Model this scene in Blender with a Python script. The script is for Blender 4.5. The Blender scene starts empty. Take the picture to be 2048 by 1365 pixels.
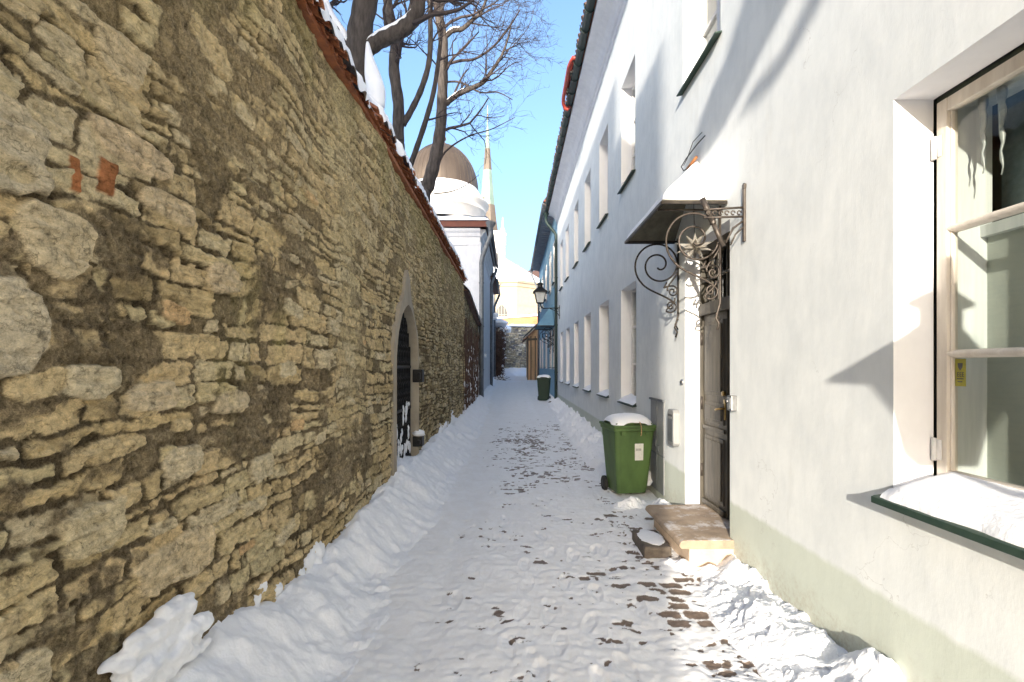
import bpy, bmesh, math, random
import numpy as np
from mathutils import Vector, Matrix
R = math.radians
random.seed(7)
SC = bpy.context.scene
COL = SC.collection
EYE = 1.75
XW = 1.9          # right house wall face
XL = -1.5         # left wall face
VX, VY = 1026.0, 733.0
def P(px, py, y):
    return Vector(((px - VX) * y / 1000.0, y, EYE + (VY - py) * y / 1000.0))

# ------------------------------------------------------------------ noise
def _hash(ix, iy, seed):
    n = (ix.astype(np.int64) * 374761393 + iy.astype(np.int64) * 668265263 + seed * 974634777) & 0x7fffffff
    n = ((n ^ (n >> 13)) * 1274126177) & 0x7fffffff
    n = (n ^ (n >> 16)) & 0x7fffffff
    return (n % 100003) / 100003.0
def vnoise(x, y, seed=0):
    x = np.asarray(x, float); y = np.asarray(y, float)
    ix = np.floor(x); iy = np.floor(y); fx = x - ix; fy = y - iy
    fx = fx * fx * fx * (fx * (fx * 6 - 15) + 10); fy = fy * fy * fy * (fy * (fy * 6 - 15) + 10)
    a = _hash(ix, iy, seed); b = _hash(ix + 1, iy, seed); c = _hash(ix, iy + 1, seed); d = _hash(ix + 1, iy + 1, seed)
    return (a + (b - a) * fx) * (1 - fy) + (c + (d - c) * fx) * fy
def fbm(x, y, seed=0, oct=4, gain=.5):
    s = 0; a = 1; t = 0
    for o in range(oct):
        s = s + a * vnoise(x * 2 ** o + 17.3 * o, y * 2 ** o + 9.1 * o, seed + o); t += a; a *= gain
    return s / t * 2 - 1
def sstep(a, b, x):
    t = np.clip((x - a) / (b - a), 0, 1); return t * t * (3 - 2 * t)

# ------------------------------------------------------------------ materials
MATS = {}
class NB:
    def __init__(s, name):
        s.m = bpy.data.materials.new(name); s.m.use_nodes = True; s.t = s.m.node_tree; s.t.nodes.clear()
        s.out = s.n('ShaderNodeOutputMaterial'); MATS[name] = s.m
    def n(s, typ, **kw):
        x = s.t.nodes.new(typ)
        for k, v in kw.items():
            if k.startswith('_'): x.inputs[k[1:].replace('_', ' ')].default_value = v
            else: setattr(x, k, v)
        return x
    def l(s, a, b): s.t.links.new(a, b)
    def pos(s, scale=(1, 1, 1)):
        g = s.n('ShaderNodeNewGeometry'); m = s.n('ShaderNodeMapping'); m.inputs['Scale'].default_value = scale
        s.l(g.outputs['Position'], m.inputs['Vector']); return m.outputs['Vector']
    def noise(s, scale, detail=4, rough=.55, vec=None):
        x = s.n('ShaderNodeTexNoise', _Scale=scale, _Detail=detail, _Roughness=rough)
        s.l(vec if vec is not None else s.pos(), x.inputs['Vector']); return x.outputs['Fac']
    def ramp(s, fac, stops):
        r = s.n('ShaderNodeValToRGB'); e = r.color_ramp.elements
        while len(e) < len(stops): e.new(.5)
        for el, (p, c) in zip(e, stops):
            el.position = p; el.color = (c[0], c[1], c[2], 1) if not isinstance(c, (int, float)) else (c, c, c, 1)
        s.l(fac, r.inputs['Fac']); return r.outputs['Color']
    def mix(s, fac, a, b, blend='MIX'):
        x = s.n('ShaderNodeMix', data_type='RGBA', blend_type=blend)
        for i, v in ((0, fac), (6, a), (7, b)):
            if isinstance(v, (int, float)): x.inputs[i].default_value = v
            elif isinstance(v, tuple): x.inputs[i].default_value = (*v, 1)
            else: s.l(v, x.inputs[i])
        return x.outputs[2]
    def math(s, op, a, b=0.0):
        x = s.n('ShaderNodeMath', operation=op)
        for i, v in ((0, a), (1, b)):
            if isinstance(v, (int, float)): x.inputs[i].default_value = v
            else: s.l(v, x.inputs[i])
        return x.outputs[0]
    def bump(s, h, strength=.3, dist=.01, prev=None):
        b = s.n('ShaderNodeBump', _Strength=strength, _Distance=dist); s.l(h, b.inputs['Height'])
        if prev is not None: s.l(prev, b.inputs['Normal'])
        return b.outputs['Normal']
    def done(s, col, rough=.7, normal=None, metal=0, spec=.5, sss=0):
        p = s.n('ShaderNodeBsdfPrincipled'); p.inputs['Metallic'].default_value = metal
        p.inputs['Specular IOR Level'].default_value = spec
        for k, v in (('Base Color', col), ('Roughness', rough)):
            if isinstance(v, tuple): p.inputs[k].default_value = (*v, 1)
            elif isinstance(v, (int, float)): p.inputs[k].default_value = v
            else: s.l(v, p.inputs[k])
        if normal is not None: s.l(normal, p.inputs['Normal'])
        s.l(p.outputs[0], s.out.inputs['Surface']); return s.m
def simple(name, c1, c2=None, scale=8, rough=.6, metal=0, bump=.15, bscale=40, bdist=.004, spec=.5, stretch=(1, 1, 1), lo=.35, hi=.65):
    b = NB(name); c2 = c2 or tuple(x * .75 for x in c1)
    v = b.pos(stretch)
    col = b.ramp(b.noise(scale, 5, .6, v), [(lo, c1), (hi, c2)])
    nrm = b.bump(b.noise(bscale, 4, .6, v), bump, bdist) if bump else None
    return b.done(col, rough, nrm, metal, spec)

def plaster(name, base, dark, plinth=None, zline=.57, slope=.03):
    b = NB(name)
    n1 = b.noise(2.2, 6, .62); n2 = b.noise(9, 5, .6, b.pos((1, 1, .45))); n3 = b.noise(70, 4, .6, b.pos((1, 1, .5)))
    v = b.ramp(b.math('ADD', b.math('MULTIPLY', n1, .6), b.math('MULTIPLY', n2, .4)), [(.36, dark), (.6, base)])
    if plinth:
        g = b.n('ShaderNodeNewGeometry'); sx = b.n('ShaderNodeSeparateXYZ'); b.l(g.outputs['Position'], sx.inputs[0])
        h = b.math('ADD', sx.outputs['Z'], b.math('MULTIPLY', b.math('SUBTRACT', n2, .5), .05))
        line = b.math('MULTIPLY', b.math('SUBTRACT', h, zline), 28.)
        line.node.use_clamp = False
        m = b.n('ShaderNodeMath', operation='ADD', use_clamp=True); b.l(line, m.inputs[0]); m.inputs[1].default_value = .5
        pl = b.mix(b.ramp(n1, [(.3, 0.), (.7, 1.)]), plinth, tuple(x * .9 for x in plinth))
        # rising damp: a drab algae stain near the ground, patchy
        v = b.mix(m.outputs[0], pl, v)
        spl = b.math('MULTIPLY', b.ramp(b.math('ADD', sx.outputs['Z'], b.math('MULTIPLY', b.noise(11, 6, .75), .55)), [(.42, .7), (.62, 0.)]), b.ramp(b.noise(34, 5, .7), [(.4, .15), (.62, 1.)]))
        v = b.mix(spl, v, (.40, .37, .30))
        run = b.math('MULTIPLY', b.ramp(b.noise(2.4, 6, .72, b.pos((1, 1, .16))), [(.56, 0.), (.72, .40)]), b.ramp(b.noise(6, 4), [(.35, 0.), (.6, 1.)]))
        v = b.mix(run, v, (.56, .56, .53))
        ck = b.n('ShaderNodeTexVoronoi', feature='DISTANCE_TO_EDGE', _Scale=1.1); wn = b.n('ShaderNodeTexNoise', _Scale=3., _Detail=6.); b.l(b.pos(), wn.inputs['Vector'])
        ad = b.n('ShaderNodeVectorMath', operation='ADD'); b.l(b.pos(), ad.inputs[0]); b.l(wn.outputs['Color'], ad.inputs[1]); b.l(ad.outputs[0], ck.inputs['Vector'])
        v = b.mix(b.math('MULTIPLY', b.ramp(ck.outputs['Distance'], [(.0, 1.), (.004, 0.)]), b.ramp(b.noise(1.3, 3), [(.52, 0.), (.6, .45)])), v, (.34, .33, .31))
    tr = b.noise(24, 5, .7, b.pos((1, .6, .8)))
    nr = b.bump(n3, .16, .002, b.bump(tr, .10, .004, b.bump(n2, .30, .008)))
    return b.done(v, .85, nr, 0, .25)

plaster('white_plaster', (.765, .785, .775), (.665, .69, .69), (.58, .62, .545))
plaster('reveal_plaster', (.80, .80, .82), (.74, .74, .76))
plaster('cream_plaster', (.47, .39, .275), (.41, .34, .24))
plaster('pale_house_plaster', (.70, .71, .74), (.60, .61, .65))
plaster('blue_plaster', (.25, .41, .52), (.22, .37, .47))
plaster('tan_plaster', (.50, .33, .20), (.42, .28, .17))
plaster('arch_plaster', (.42, .365, .28), (.31, .265, .20))
plaster('tower_plaster', (.82, .78, .72), (.74, .70, .64))
plaster('grey_house_plaster', (.60, .52, .42), (.5, .44, .36))

def snowmat(name, c=(.92, .93, .95), b1=.4, fine=1.0):
    b = NB(name)
    n = b.noise(6, 5, .6); f = b.noise(160, 3, .7); m = b.noise(38, 4, .6)
    col = b.ramp(n, [(.3, tuple(x * .95 for x in c)), (.7, c)])
    nr = b.bump(f, .25 * fine, .004, b.bump(m, b1, .012))
    return b.done(col, .75, nr, 0, .3)
snowmat('snow')
snowmat('rough_snow', (.91, .92, .94), .7, 1.2)

def attr_stone(name):
    b = NB(name)
    a = b.n('ShaderNodeAttribute', attribute_name='Col')
    st = a.outputs['Alpha']
    n = b.noise(48, 6, .75); n4 = b.noise(190, 3, .75); big = b.noise(7, 5, .7)
    lay = b.noise(13, 7, .78, b.pos((1, 1, 3.2)))            # bedding of the limestone
    crk = b.n('ShaderNodeTexVoronoi', feature='DISTANCE_TO_EDGE', _Scale=7.); b.l(b.pos((1, .8, 2.6)), crk.inputs['Vector'])
    wv = b.n('ShaderNodeVectorMath', operation='ADD'); nn = b.n('ShaderNodeTexNoise', _Scale=14., _Detail=4.); b.l(b.pos(), nn.inputs['Vector'])
    sc = b.n('ShaderNodeVectorMath', operation='SCALE'); sc.inputs['Scale'].default_value = .35; b.l(nn.outputs['Color'], sc.inputs[0]); b.l(b.pos((1, .8, 2.6)), wv.inputs[0]); b.l(sc.outputs[0], wv.inputs[1]); b.l(wv.outputs[0], crk.inputs['Vector'])
    crack = b.ramp(crk.outputs['Distance'], [(.003, .45), (.020, 1.)])
    pit = b.n('ShaderNodeTexVoronoi', _Scale=75.); b.l(b.pos((1, .8, 1.2)), pit.inputs['Vector'])
    pits = b.ramp(pit.outputs['Distance'], [(.08, .35), (.22, 1.)])
    sf = b.mix(1., b.ramp(lay, [(.32, .66), (.5, 1.), (.68, 1.22)]), b.ramp(n4, [(.3, .82), (.7, 1.15)]), 'MULTIPLY')
    sf = b.mix(b.ramp(big, [(.42, 0.), (.6, .9)]), sf, b.mix(1., sf, crack, 'MULTIPLY'))
    mf = b.mix(1., b.ramp(n, [(.30, .35), (.5, .95), (.70, 1.65)]), b.ramp(n4, [(.3, .6), (.7, 1.35)]), 'MULTIPLY')
    mf = b.mix(.7, mf, pits, 'MULTIPLY')
    f = b.mix(st, mf, sf)
    c = b.mix(1., a.outputs['Color'], f, 'MULTIPLY'); blot = b.noise(17, 7, .8); c = b.mix(1., c, b.ramp(blot, [(.34, .38), (.46, .92), (.62, 1.22)]), 'MULTIPLY')
    hgt = b.mix(st, n, b.mix(.5, lay, crack))
    nr = b.bump(n4, .5, .003, b.bump(blot, .6, .010, b.bump(hgt, 1., .012)))
    return b.done(c, .92, nr, 0, .12)
attr_stone('rubble_stone')
b = NB('lane_surface')
a = b.n('ShaderNodeAttribute', attribute_name='Col')
sp = b.n('ShaderNodeSeparateColor'); b.l(a.outputs['Color'], sp.inputs[0])
n = b.noise(26, 5, .65); f = b.noise(170, 3, .7); g2 = b.noise(5, 4, .6)
fine = b.noise(90, 4, .75); mk = b.math('ADD', sp.outputs[0], b.math('ADD', b.math('MULTIPLY', b.math('SUBTRACT', n, .5), .7), b.math('MULTIPLY', b.math('SUBTRACT', fine, .5), .6)))
mk2 = b.ramp(mk, [(.40, 0.), (.50, .35), (.64, 1.)])
snow_c = b.ramp(g2, [(.3, (.85, .845, .84)), (.7, (.93, .935, .945))])
snow_c = b.mix(b.ramp(f, [(.55, 0.), (.8, .35)]), snow_c, (.45, .42, .40)); dk = b.noise(18, 6, .75, b.pos((1, 1.3, 1))); snow_c = b.mix(b.ramp(dk, [(.47, 0.), (.68, .5)]), snow_c, (.80, .78, .75))
cob = b.ramp(n, [(.3, (.11, .08, .06)), (.7, (.23, .17, .13))])
c = b.mix(mk2, snow_c, cob)
b.done(c, b.ramp(mk2, [(0, .7), (1, .5)]), b.bump(f, .4, .004, b.bump(n, .35, .010)), 0, .35)

simple('bark', (.045, .038, .034), (.10, .085, .075), 14, .9, 0, .8, 30, .02, .2, (1, 1, .25))
simple('twig', (.030, .023, .022), (.055, .038, .036), 10, .8, 0, 0)
simple('terracotta', (.46, .17, .07), (.26, .10, .055), 9, .8, 0, .5, 40, .01)
simple('dark_tile', (.16, .085, .06), (.09, .055, .045), 7, .8, 0, .5, 40, .01)
simple('wrought_iron', (.016, .014, .013), (.05, .04, .032), 18, .45, .6, .3, 60, .002)
simple('weathered_iron', (.10, .082, .068), (.05, .04, .034), 22, .5, .5, .3, 60, .002)
simple('black_iron', (.010, .010, .011), (.02, .018, .016), 12, .5, .4, .2)
simple('bin_green', (.085, .150, .045), (.050, .092, .028), 3.5, .5, 0, .3, 60, .002, .4, (1, 1, .4), .38, .66)
simple('bin_dark_green', (.007, .03, .014), (.006, .022, .011), 6, .5, 0, .2, 90, .001)
simple('rubber', (.012, .012, .012), (.02, .02, .02), 12, .8)
simple('label_white', (.72, .72, .70), (.62, .62, .60), 30, .6, 0, 0)
simple('ink', (.05, .05, .055), (.09, .09, .09), 60, .7, 0, 0)
simple('label_grey', (.30, .30, .31), (.22, .22, .23), 120, .7, 0, 0)
simple('string', (.45, .30, .16), None, 60, .9)
simple('green_metal', (.008, .026, .022), (.006, .02, .017), 8, .55, .0, .1)
simple('sill_green', (.035, .065, .045), (.02, .045, .03), 12, .45, .2, .1)
simple('grey_zinc', (.19, .205, .22), (.12, .13, .145), 6, .5, .5, .2, 30, .003)
simple('cabinet_grey', (.22, .23, .24), (.30, .30, .29), 4, .5, .3, .1)
simple('steel', (.45, .45, .45), (.32, .31, .30), 14, .32, .9, .05)
simple('cream_paint', (.68, .62, .54), (.56, .50, .43), 24, .5, 0, .35, 50, .002, .5, (1, 1, .15))
simple('white_paint', (.76, .74, .72), (.66, .64, .62), 16, .55, 0, .2, 60, .002)
simple('dark_gap', (.035, .045, .03), (.05, .06, .04), 30, .8)
simple('door_paint', (.055, .047, .034), (.105, .09, .066), 20, .5, 0, .5, 45, .003, .5, (1, 1, .12))
simple('door_dark', (.02, .02, .016), (.035, .032, .026), 20, .5, 0, .3, 45, .003)  # darker copy of door_paint carrying the second leaf's shade; also porch timber
simple('brass', (.50, .34, .12), (.30, .2, .08), 20, .35, .9, 0)
simple('curtain', (.66, .68, .66), (.52, .55, .54), 5, .9, 0, .2, 20, .01, .3, (3, 3, .2))
simple('dim_curtain', (.20, .27, .29), (.15, .21, .23), 30, .9, 0, .2, 30, .01)
simple('blind', (.46, .49, .44), (.41, .44, .40), 3, .8, 0, .15, 30, .003)
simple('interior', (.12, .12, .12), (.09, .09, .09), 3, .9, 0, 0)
simple('copper_roof', (.115, .088, .066), (.08, .06, .046), 1.6, .5, .3, .3, 6, .02, .5, (1, 1, .3))
simple('verdigris', (.16, .23, .19), (.22, .29, .25), .12, .7, 0, 0)
simple('old_copper', (.10, .08, .062), (.15, .12, .095), .2, .7, 0, 0)
simple('fascia_red', (.15, .035, .02), (.11, .028, .018), 6, .6)
simple('sheet_underside', (.15, .135, .095), (.085, .08, .06), 9, .6, .2, .3, 20, .003)
simple('blue_sheet', (.18, .33, .43), (.15, .28, .38), 3, .45, .1, .1)
simple('soffit_grey', (.34, .34, .36), (.25, .25, .28), 5, .7, 0, .3, 30, .005)
simple('red_pipe', (.40, .05, .03), (.28, .04, .028), 9, .45)
simple('glass_lamp', (.55, .56, .55), (.45, .46, .46), 9, .25, 0, 0)
simple('star_metal', (.62, .58, .52), (.42, .39, .34), 14, .35, .6, .1)
simple('sticker_yellow', (.34, .31, .03), (.28, .26, .03), 40, .5, 0, 0)
simple('wire_black', (.02, .02, .02), None, 20, .7, 0, 0)
simple('conduit_orange', (.62, .26, .09), (.5, .2, .07), 20, .6, 0, 0)
b = NB('slab_stone')
n = b.noise(7, 5, .6); f = b.noise(5, 6, .75); gm = b.n('ShaderNodeNewGeometry'); sx = b.n('ShaderNodeSeparateXYZ'); b.l(gm.outputs['Normal'], sx.inputs[0])
fro = b.math('MULTIPLY', b.ramp(f, [(.52, 0.), (.70, .75)]), b.ramp(sx.outputs['Z'], [(.6, 0.), (.9, 1.)]))
b.done(b.mix(fro, b.ramp(n, [(.35, (.40, .305, .215)), (.65, (.26, .195, .14))]), (.85, .85, .87)), .7, b.bump(b.noise(50, 4), .5, .006))
simple('step_stone', (.60, .47, .35), (.48, .37, .28), 9, .85, 0, .5, 60, .006)
simple('dark_stone', (.16, .13, .105), (.09, .075, .06), 12, .85, 0, .7, 40, .01)
simple('vine', (.075, .045, .032), (.12, .07, .05), 9, .9, 0, 0)
simple('chimney_brick', (.34, .20, .11), (.26, .15, .09), 2, .9)
simple('ice', (.34, .36, .34), (.24, .27, .27), 20, .3, 0, .3)
# brick
b = NB('orange_brick')
br = b.n('ShaderNodeTexBrick', _Scale=3.2); b.l(b.pos((1, 1, 1)), br.inputs['Vector'])
mp = br.inputs['Vector'].links[0].from_node; mp.inputs['Rotation'].default_value = (R(90), 0, 0)
br.inputs['Color1'].default_value = (.52, .20, .06, 1); br.inputs['Color2'].default_value = (.62, .30, .10, 1); br.inputs['Mortar'].default_value = (.42, .30, .2, 1)
nn = b.noise(.9, 5, .7)
b.done(b.mix(b.ramp(nn, [(.45, 0.), (.7, .8)]), br.outputs['Color'], (.16, .09, .05)), .9, b.bump(nn, .3, .02))
# roof tiles far
b = NB('roof_tiles'); w = b.n('ShaderNodeTexWave', _Scale=2.2, _Distortion=.6); b.l(b.pos(), w.inputs['Vector'])
b.done(b.ramp(w.outputs['Color'], [(.2, (.10, .04, .025)), (.7, (.26, .10, .06))]), .85, b.bump(w.outputs['Color'], .6, .04))
# glass
b = NB('window_glass')
lw = b.n('ShaderNodeLayerWeight', _Blend=.5); gl = b.n('ShaderNodeBsdfGlossy', _Roughness=.02); tr = b.n('ShaderNodeBsdfTransparent')
tr.inputs[0].default_value = (.85, .875, .855, 1); mx = b.n('ShaderNodeMixShader')
b.l(b.bump(b.noise(3, 2), .02, .05), gl.inputs['Normal'])
b.l(b.math('ADD', b.math('MULTIPLY', b.math('POWER', lw.outputs['Facing'], 4.5), .9), .045), mx.inputs[0]); b.l(tr.outputs[0], mx.inputs[1]); b.l(gl.outputs[0], mx.inputs[2])
b.l(mx.outputs[0], b.out.inputs['Surface'])

# ------------------------------------------------------------------ mesh builder
class MB:
    def __init__(s): s.v = []; s.f = []; s.mi = []
    def add(s, verts, faces, mi=0):
        o = len(s.v); s.v += [tuple(p) for p in verts]; s.f += [tuple(i + o for i in f) for f in faces]; s.mi += [mi] * len(faces); return s
    def box(s, x0, x1, y0, y1, z0, z1, mi=0):
        v = [(x, y, z) for z in (z0, z1) for y in (y0, y1) for x in (x0, x1)]
        return s.add(v, [(0, 2, 3, 1), (4, 5, 7, 6), (0, 1, 5, 4), (2, 6, 7, 3), (0, 4, 6, 2), (1, 3, 7, 5)], mi)
    def quad(s, a, b, c, d, mi=0): return s.add([a, b, c, d], [(0, 1, 2, 3)], mi)
    def tri(s, a, b, c, mi=0): return s.add([a, b, c], [(0, 1, 2)], mi)
    def tube(s, pts, r, n=8, mi=0, cap=True, sy=1.0):
        pts = [Vector(p) for p in pts]; m = len(pts); rr = r if isinstance(r, (list, tuple)) else [r] * m
        o = len(s.v); t0 = (pts[1] - pts[0]).normalized()
        u = t0.orthogonal().normalized()
        for i in range(m):
            t = (pts[min(i + 1, m - 1)] - pts[max(i - 1, 0)])
            t = t.normalized() if t.length > 1e-9 else t0
            u = (u - t * u.dot(t)); u = u.normalized() if u.length > 1e-6 else t.orthogonal().normalized()
            w = t.cross(u)
            for k in range(n):
                a = 2 * math.pi * k / n
                s.v.append(tuple(pts[i] + (u * math.cos(a) + w * math.sin(a) * sy) * rr[i]))
        for i in range(m - 1):
            for k in range(n):
                k2 = (k + 1) % n
                s.f.append((o + i * n + k, o + i * n + k2, o + (i + 1) * n + k2, o + (i + 1) * n + k)); s.mi.append(mi)
        if cap and n > 3:
            s.f.append(tuple(o + k for k in range(n))[::-1]); s.f.append(tuple(o + (m - 1) * n + k for k in range(n))); s.mi += [mi, mi]
        return s
    def lathe(s, prof, c, n=32, mi=0, a0=0, a1=2 * math.pi):
        o = len(s.v); full = abs(a1 - a0 - 2 * math.pi) < 1e-6; cols = n if full else n + 1
        for (r, z) in prof:
            for k in range(cols):
                a = a0 + (a1 - a0) * k / n; s.v.append((c[0] + r * math.cos(a), c[1] + r * math.sin(a), c[2] + z))
        for i in range(len(prof) - 1):
            for k in range(n):
                k2 = (k + 1) % cols
                s.f.append((o + i * cols + k, o + i * cols + k2, o + (i + 1) * cols + k2, o + (i + 1) * cols + k)); s.mi.append(mi)
        return s
    def prism(s, poly, ext, mi=0):
        n = len(poly); a = [Vector(p) for p in poly]; e = Vector(ext)
        s.add(a + [p + e for p in a], [tuple(range(n))[::-1], tuple(range(n, 2 * n))] + [(i, (i + 1) % n, (i + 1) % n + n, i + n) for i in range(n)], mi); return s
    def build(s, name, mat, parent=None, smooth=False, bevel=0, loc=None):
        me = bpy.data.meshes.new(name); me.from_pydata(s.v, [], s.f); me.update()
        mats = mat if isinstance(mat, (list, tuple)) else [mat]
        for m in mats: me.materials.append(MATS[m])
        if len(mats) > 1: me.polygons.foreach_set('material_index', s.mi)
        bm = bmesh.new(); bm.from_mesh(me); bmesh.ops.recalc_face_normals(bm, faces=bm.faces)
        if bevel:
            ed = [e for e in bm.edges if len(e.link_faces) == 2 and e.calc_face_angle(0) > .5]
            bmesh.ops.bevel(bm, geom=ed, offset=bevel, segments=2, profile=.5, affect='EDGES', clamp_overlap=True)
        bm.to_mesh(me); bm.free()
        if smooth: me.polygons.foreach_set('use_smooth', [True] * len(me.polygons))
        o = bpy.data.objects.new(name, me); COL.objects.link(o)
        if parent is not None: attach(o, parent)
        return o
def attach(o, parent):
    o.parent = parent
    p = parent; M = Vector((0, 0, 0))
    while p is not None: M += p.location; p = p.parent
    o.location = -M if o.type == 'MESH' else o.location
def tag(o, label, cat, group=None, kind=None):
    if label: o['label'] = label
    if cat: o['category'] = cat
    if group: o['group'] = group
    if kind: o['kind'] = kind
    return o
def thing(name, label, cat, loc=(0, 0, 0), group=None):
    o = bpy.data.objects.new(name, None); o.empty_display_size = .2; o.location = loc; COL.objects.link(o)
    return tag(o, label, cat, group)
def gridmesh(name, V, mat, cols=None, parent=None, keep=None, smooth=True):
    """V: (nr,nc,3)"""
    nr, nc = V.shape[:2]
    idx = np.arange(nr * nc).reshape(nr, nc)
    q = np.stack([idx[:-1, :-1], idx[:-1, 1:], idx[1:, 1:], idx[1:, :-1]], -1).reshape(-1, 4)
    if keep is not None: q = q[keep.reshape(-1)]
    me = bpy.data.meshes.new(name)
    me.vertices.add(nr * nc); me.vertices.foreach_set('co', V.reshape(-1).astype(np.float32))
    me.loops.add(q.size); me.loops.foreach_set('vertex_index', q.reshape(-1).astype(np.int32))
    me.polygons.add(len(q)); me.polygons.foreach_set('loop_start', np.arange(0, q.size, 4, dtype=np.int32))
    try: me.polygons.foreach_set('loop_total', np.full(len(q), 4, dtype=np.int32))
    except Exception: pass
    me.update(calc_edges=True)
    me.polygons.foreach_set('use_smooth', np.full(len(q), smooth, dtype=bool))
    if cols is not None:
        at = me.attributes.new('Col', 'FLOAT_COLOR', 'POINT')
        c4 = np.ones((nr * nc, 4), np.float32); c4[:, :cols.shape[-1]] = cols.reshape(-1, cols.shape[-1]); at.data.foreach_set('color', c4.reshape(-1))
    me.validate(); me.materials.append(MATS[mat])
    o = bpy.data.objects.new(name, me); COL.objects.link(o)
    if parent is not None: attach(o, parent)
    return o

# ------------------------------------------------------------------ ground
def gz(y):
    return np.interp(y, [0, 10, 17, 21.5, 28, 34, 40, 46, 52], [0, 0, .10, .22, .38, .52, .85, 1.3, 1.5])
def gz1(y): return float(gz(y))

ys = np.concatenate([np.linspace(-14, .9, 40)[:-1], np.geomspace(.9, 50, 760)])
xs = np.linspace(-1.75, 2.15, 330)
X, Y = np.meshgrid(xs, ys)
Xw = X + .0 * Y
base = gz(Y)
# setts laid in rows across the lane, mostly under packed snow
rowh = .115
wy = Y + .05 * fbm(X * 1.3, Y * 1.3, 5, 3) + .012 * fbm(X * 9, Y * 9, 6, 2)
ri = np.floor(wy / rowh); fr_ = wy / rowh - ri
off = _hash(ri, ri * 0, 3)
sw = .19
xw2 = X + .03 * fbm(X * 4, Y * 4, 7, 3); ci = np.floor(xw2 / sw + off); fx_ = xw2 / sw + off - ci
rid = _hash(ci, ri, 11)
dxx = np.minimum(fx_, 1 - fx_) * sw; dyy = np.minimum(fr_, 1 - fr_) * rowh; rq = .045
d = np.where((dxx < rq) & (dyy < rq), rq - np.sqrt((rq - np.minimum(dxx, rq)) ** 2 + (rq - np.minimum(dyy, rq)) ** 2), np.minimum(dxx, dyy))
dome = sstep(0, .035, d)
pat = fbm(X * .7, Y * .55, 21, 3)
patf = fbm(X * 5, Y * 7, 31, 3)
rt = np.exp(-((X - (1.12 + .02 * Y)) / .28) ** 2) * sstep(2.6, 3.6, Y)        # swept strip near the right kerb
midfar = sstep(6.2, 8, Y) * (1 - sstep(12, 15.5, Y)) * np.exp(-((X - .35) / .75) ** 2)
prob = .14 + .13 * sstep(5.5, 3.5, Y) + .22 * np.clip(pat, 0, 1) ** 1.2 * sstep(1.2, 2, Y) + .15 * rt + .20 * midfar
prob = np.where(X < -.75, 0, prob) * (1 - sstep(13.5, 17, Y))
prob = prob * sstep(-.8, -.35, X)
nz_ = fbm(X * 9, Y * 12, 33, 5, .58); nz2 = fbm(X * 2.2, Y * 3.2, 35, 3)
mask = sstep(.0, .16, prob * 1.15 - .40 + .55 * nz_ + .22 * nz2 + .20 * (.5 - rid)) * (.35 + .65 * dome)
snowth = .016 + .0045 * fbm(X * 7, Y * 7, 41, 5) + .008 * fbm(X * 1.5, Y * 1.5, 43, 3) + .0045 * fbm(X * 30, Y * 34, 45, 3)
rut = -.018 * np.exp(-((X + .55 + .03 * np.sin(Y * .7)) / .11) ** 2) - .016 * np.exp(-((X - .85 - .03 * np.sin(Y * .9)) / .10) ** 2)
H = base + dome * .0035 + snowth * (1 - .75 * np.clip(mask, 0, 1)) + rut + .012 * fbm(X * .9, Y * .9, 51, 3)
H += .005 * fbm(X * 22, Y * 22, 61, 3)
# footprints
rnd = random.Random(12)
for k in range(90):
    fx0 = rnd.gauss(.2, .45); fy0 = 1.6 + 12 * rnd.random() ** 1.3; an = rnd.gauss(0, .25); ca_, sa_ = math.cos(an), math.sin(an)
    i0, i1 = np.searchsorted(ys, (fy0 - .3, fy0 + .3)); q_ = (slice(i0, i1), slice(None)); ux = (X[q_] - fx0) * ca_ + (Y[q_] - fy0) * sa_; uy = -(X[q_] - fx0) * sa_ + (Y[q_] - fy0) * ca_
    e = np.sqrt((ux / (.048 - .012 * np.clip(-uy / .13, 0, 1))) ** 2 + (uy / .14) ** 2); dep = rnd.uniform(.005, .012)
    H[q_] += -dep * sstep(1.1, .8, e) + .45 * dep * np.exp(-((e - 1.2) / .16) ** 2) + .002 * np.sin(uy * 260) * sstep(1, .8, e)
# tyre treads pressed in the sunlit snow
for (xa, ya, xb, yb, wd) in ((1.47, 3.5, 1.24, 2.5, .05), (1.22, 3.0, 1.12, 2.3, .09)):
    xc = xa + (Y - ya) / (yb - ya) * (xb - xa)
    s = sstep(wd, wd * .6, np.abs(X - xc)) * (Y > min(ya, yb) - .6) * sstep(ya + .1, ya - .3, Y)
    H += s * (.007 * np.sin((Y + .4 * (X - xc)) * 2 * math.pi / .042) - .006)
cols = np.stack([mask, mask * 0, mask * 0], -1)
lane = gridmesh('lane', np.stack([X, Y, H], -1), 'lane_surface', cols)
tag(lane, None, None, None, 'structure')

g = MB(); g.quad((-700, -500, -.06), (700, -500, -.06), (700, 1200, -.06), (-700, 1200, -.06))
gr = g.build('ground', 'snow'); tag(gr, None, None, None, 'structure')

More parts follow.
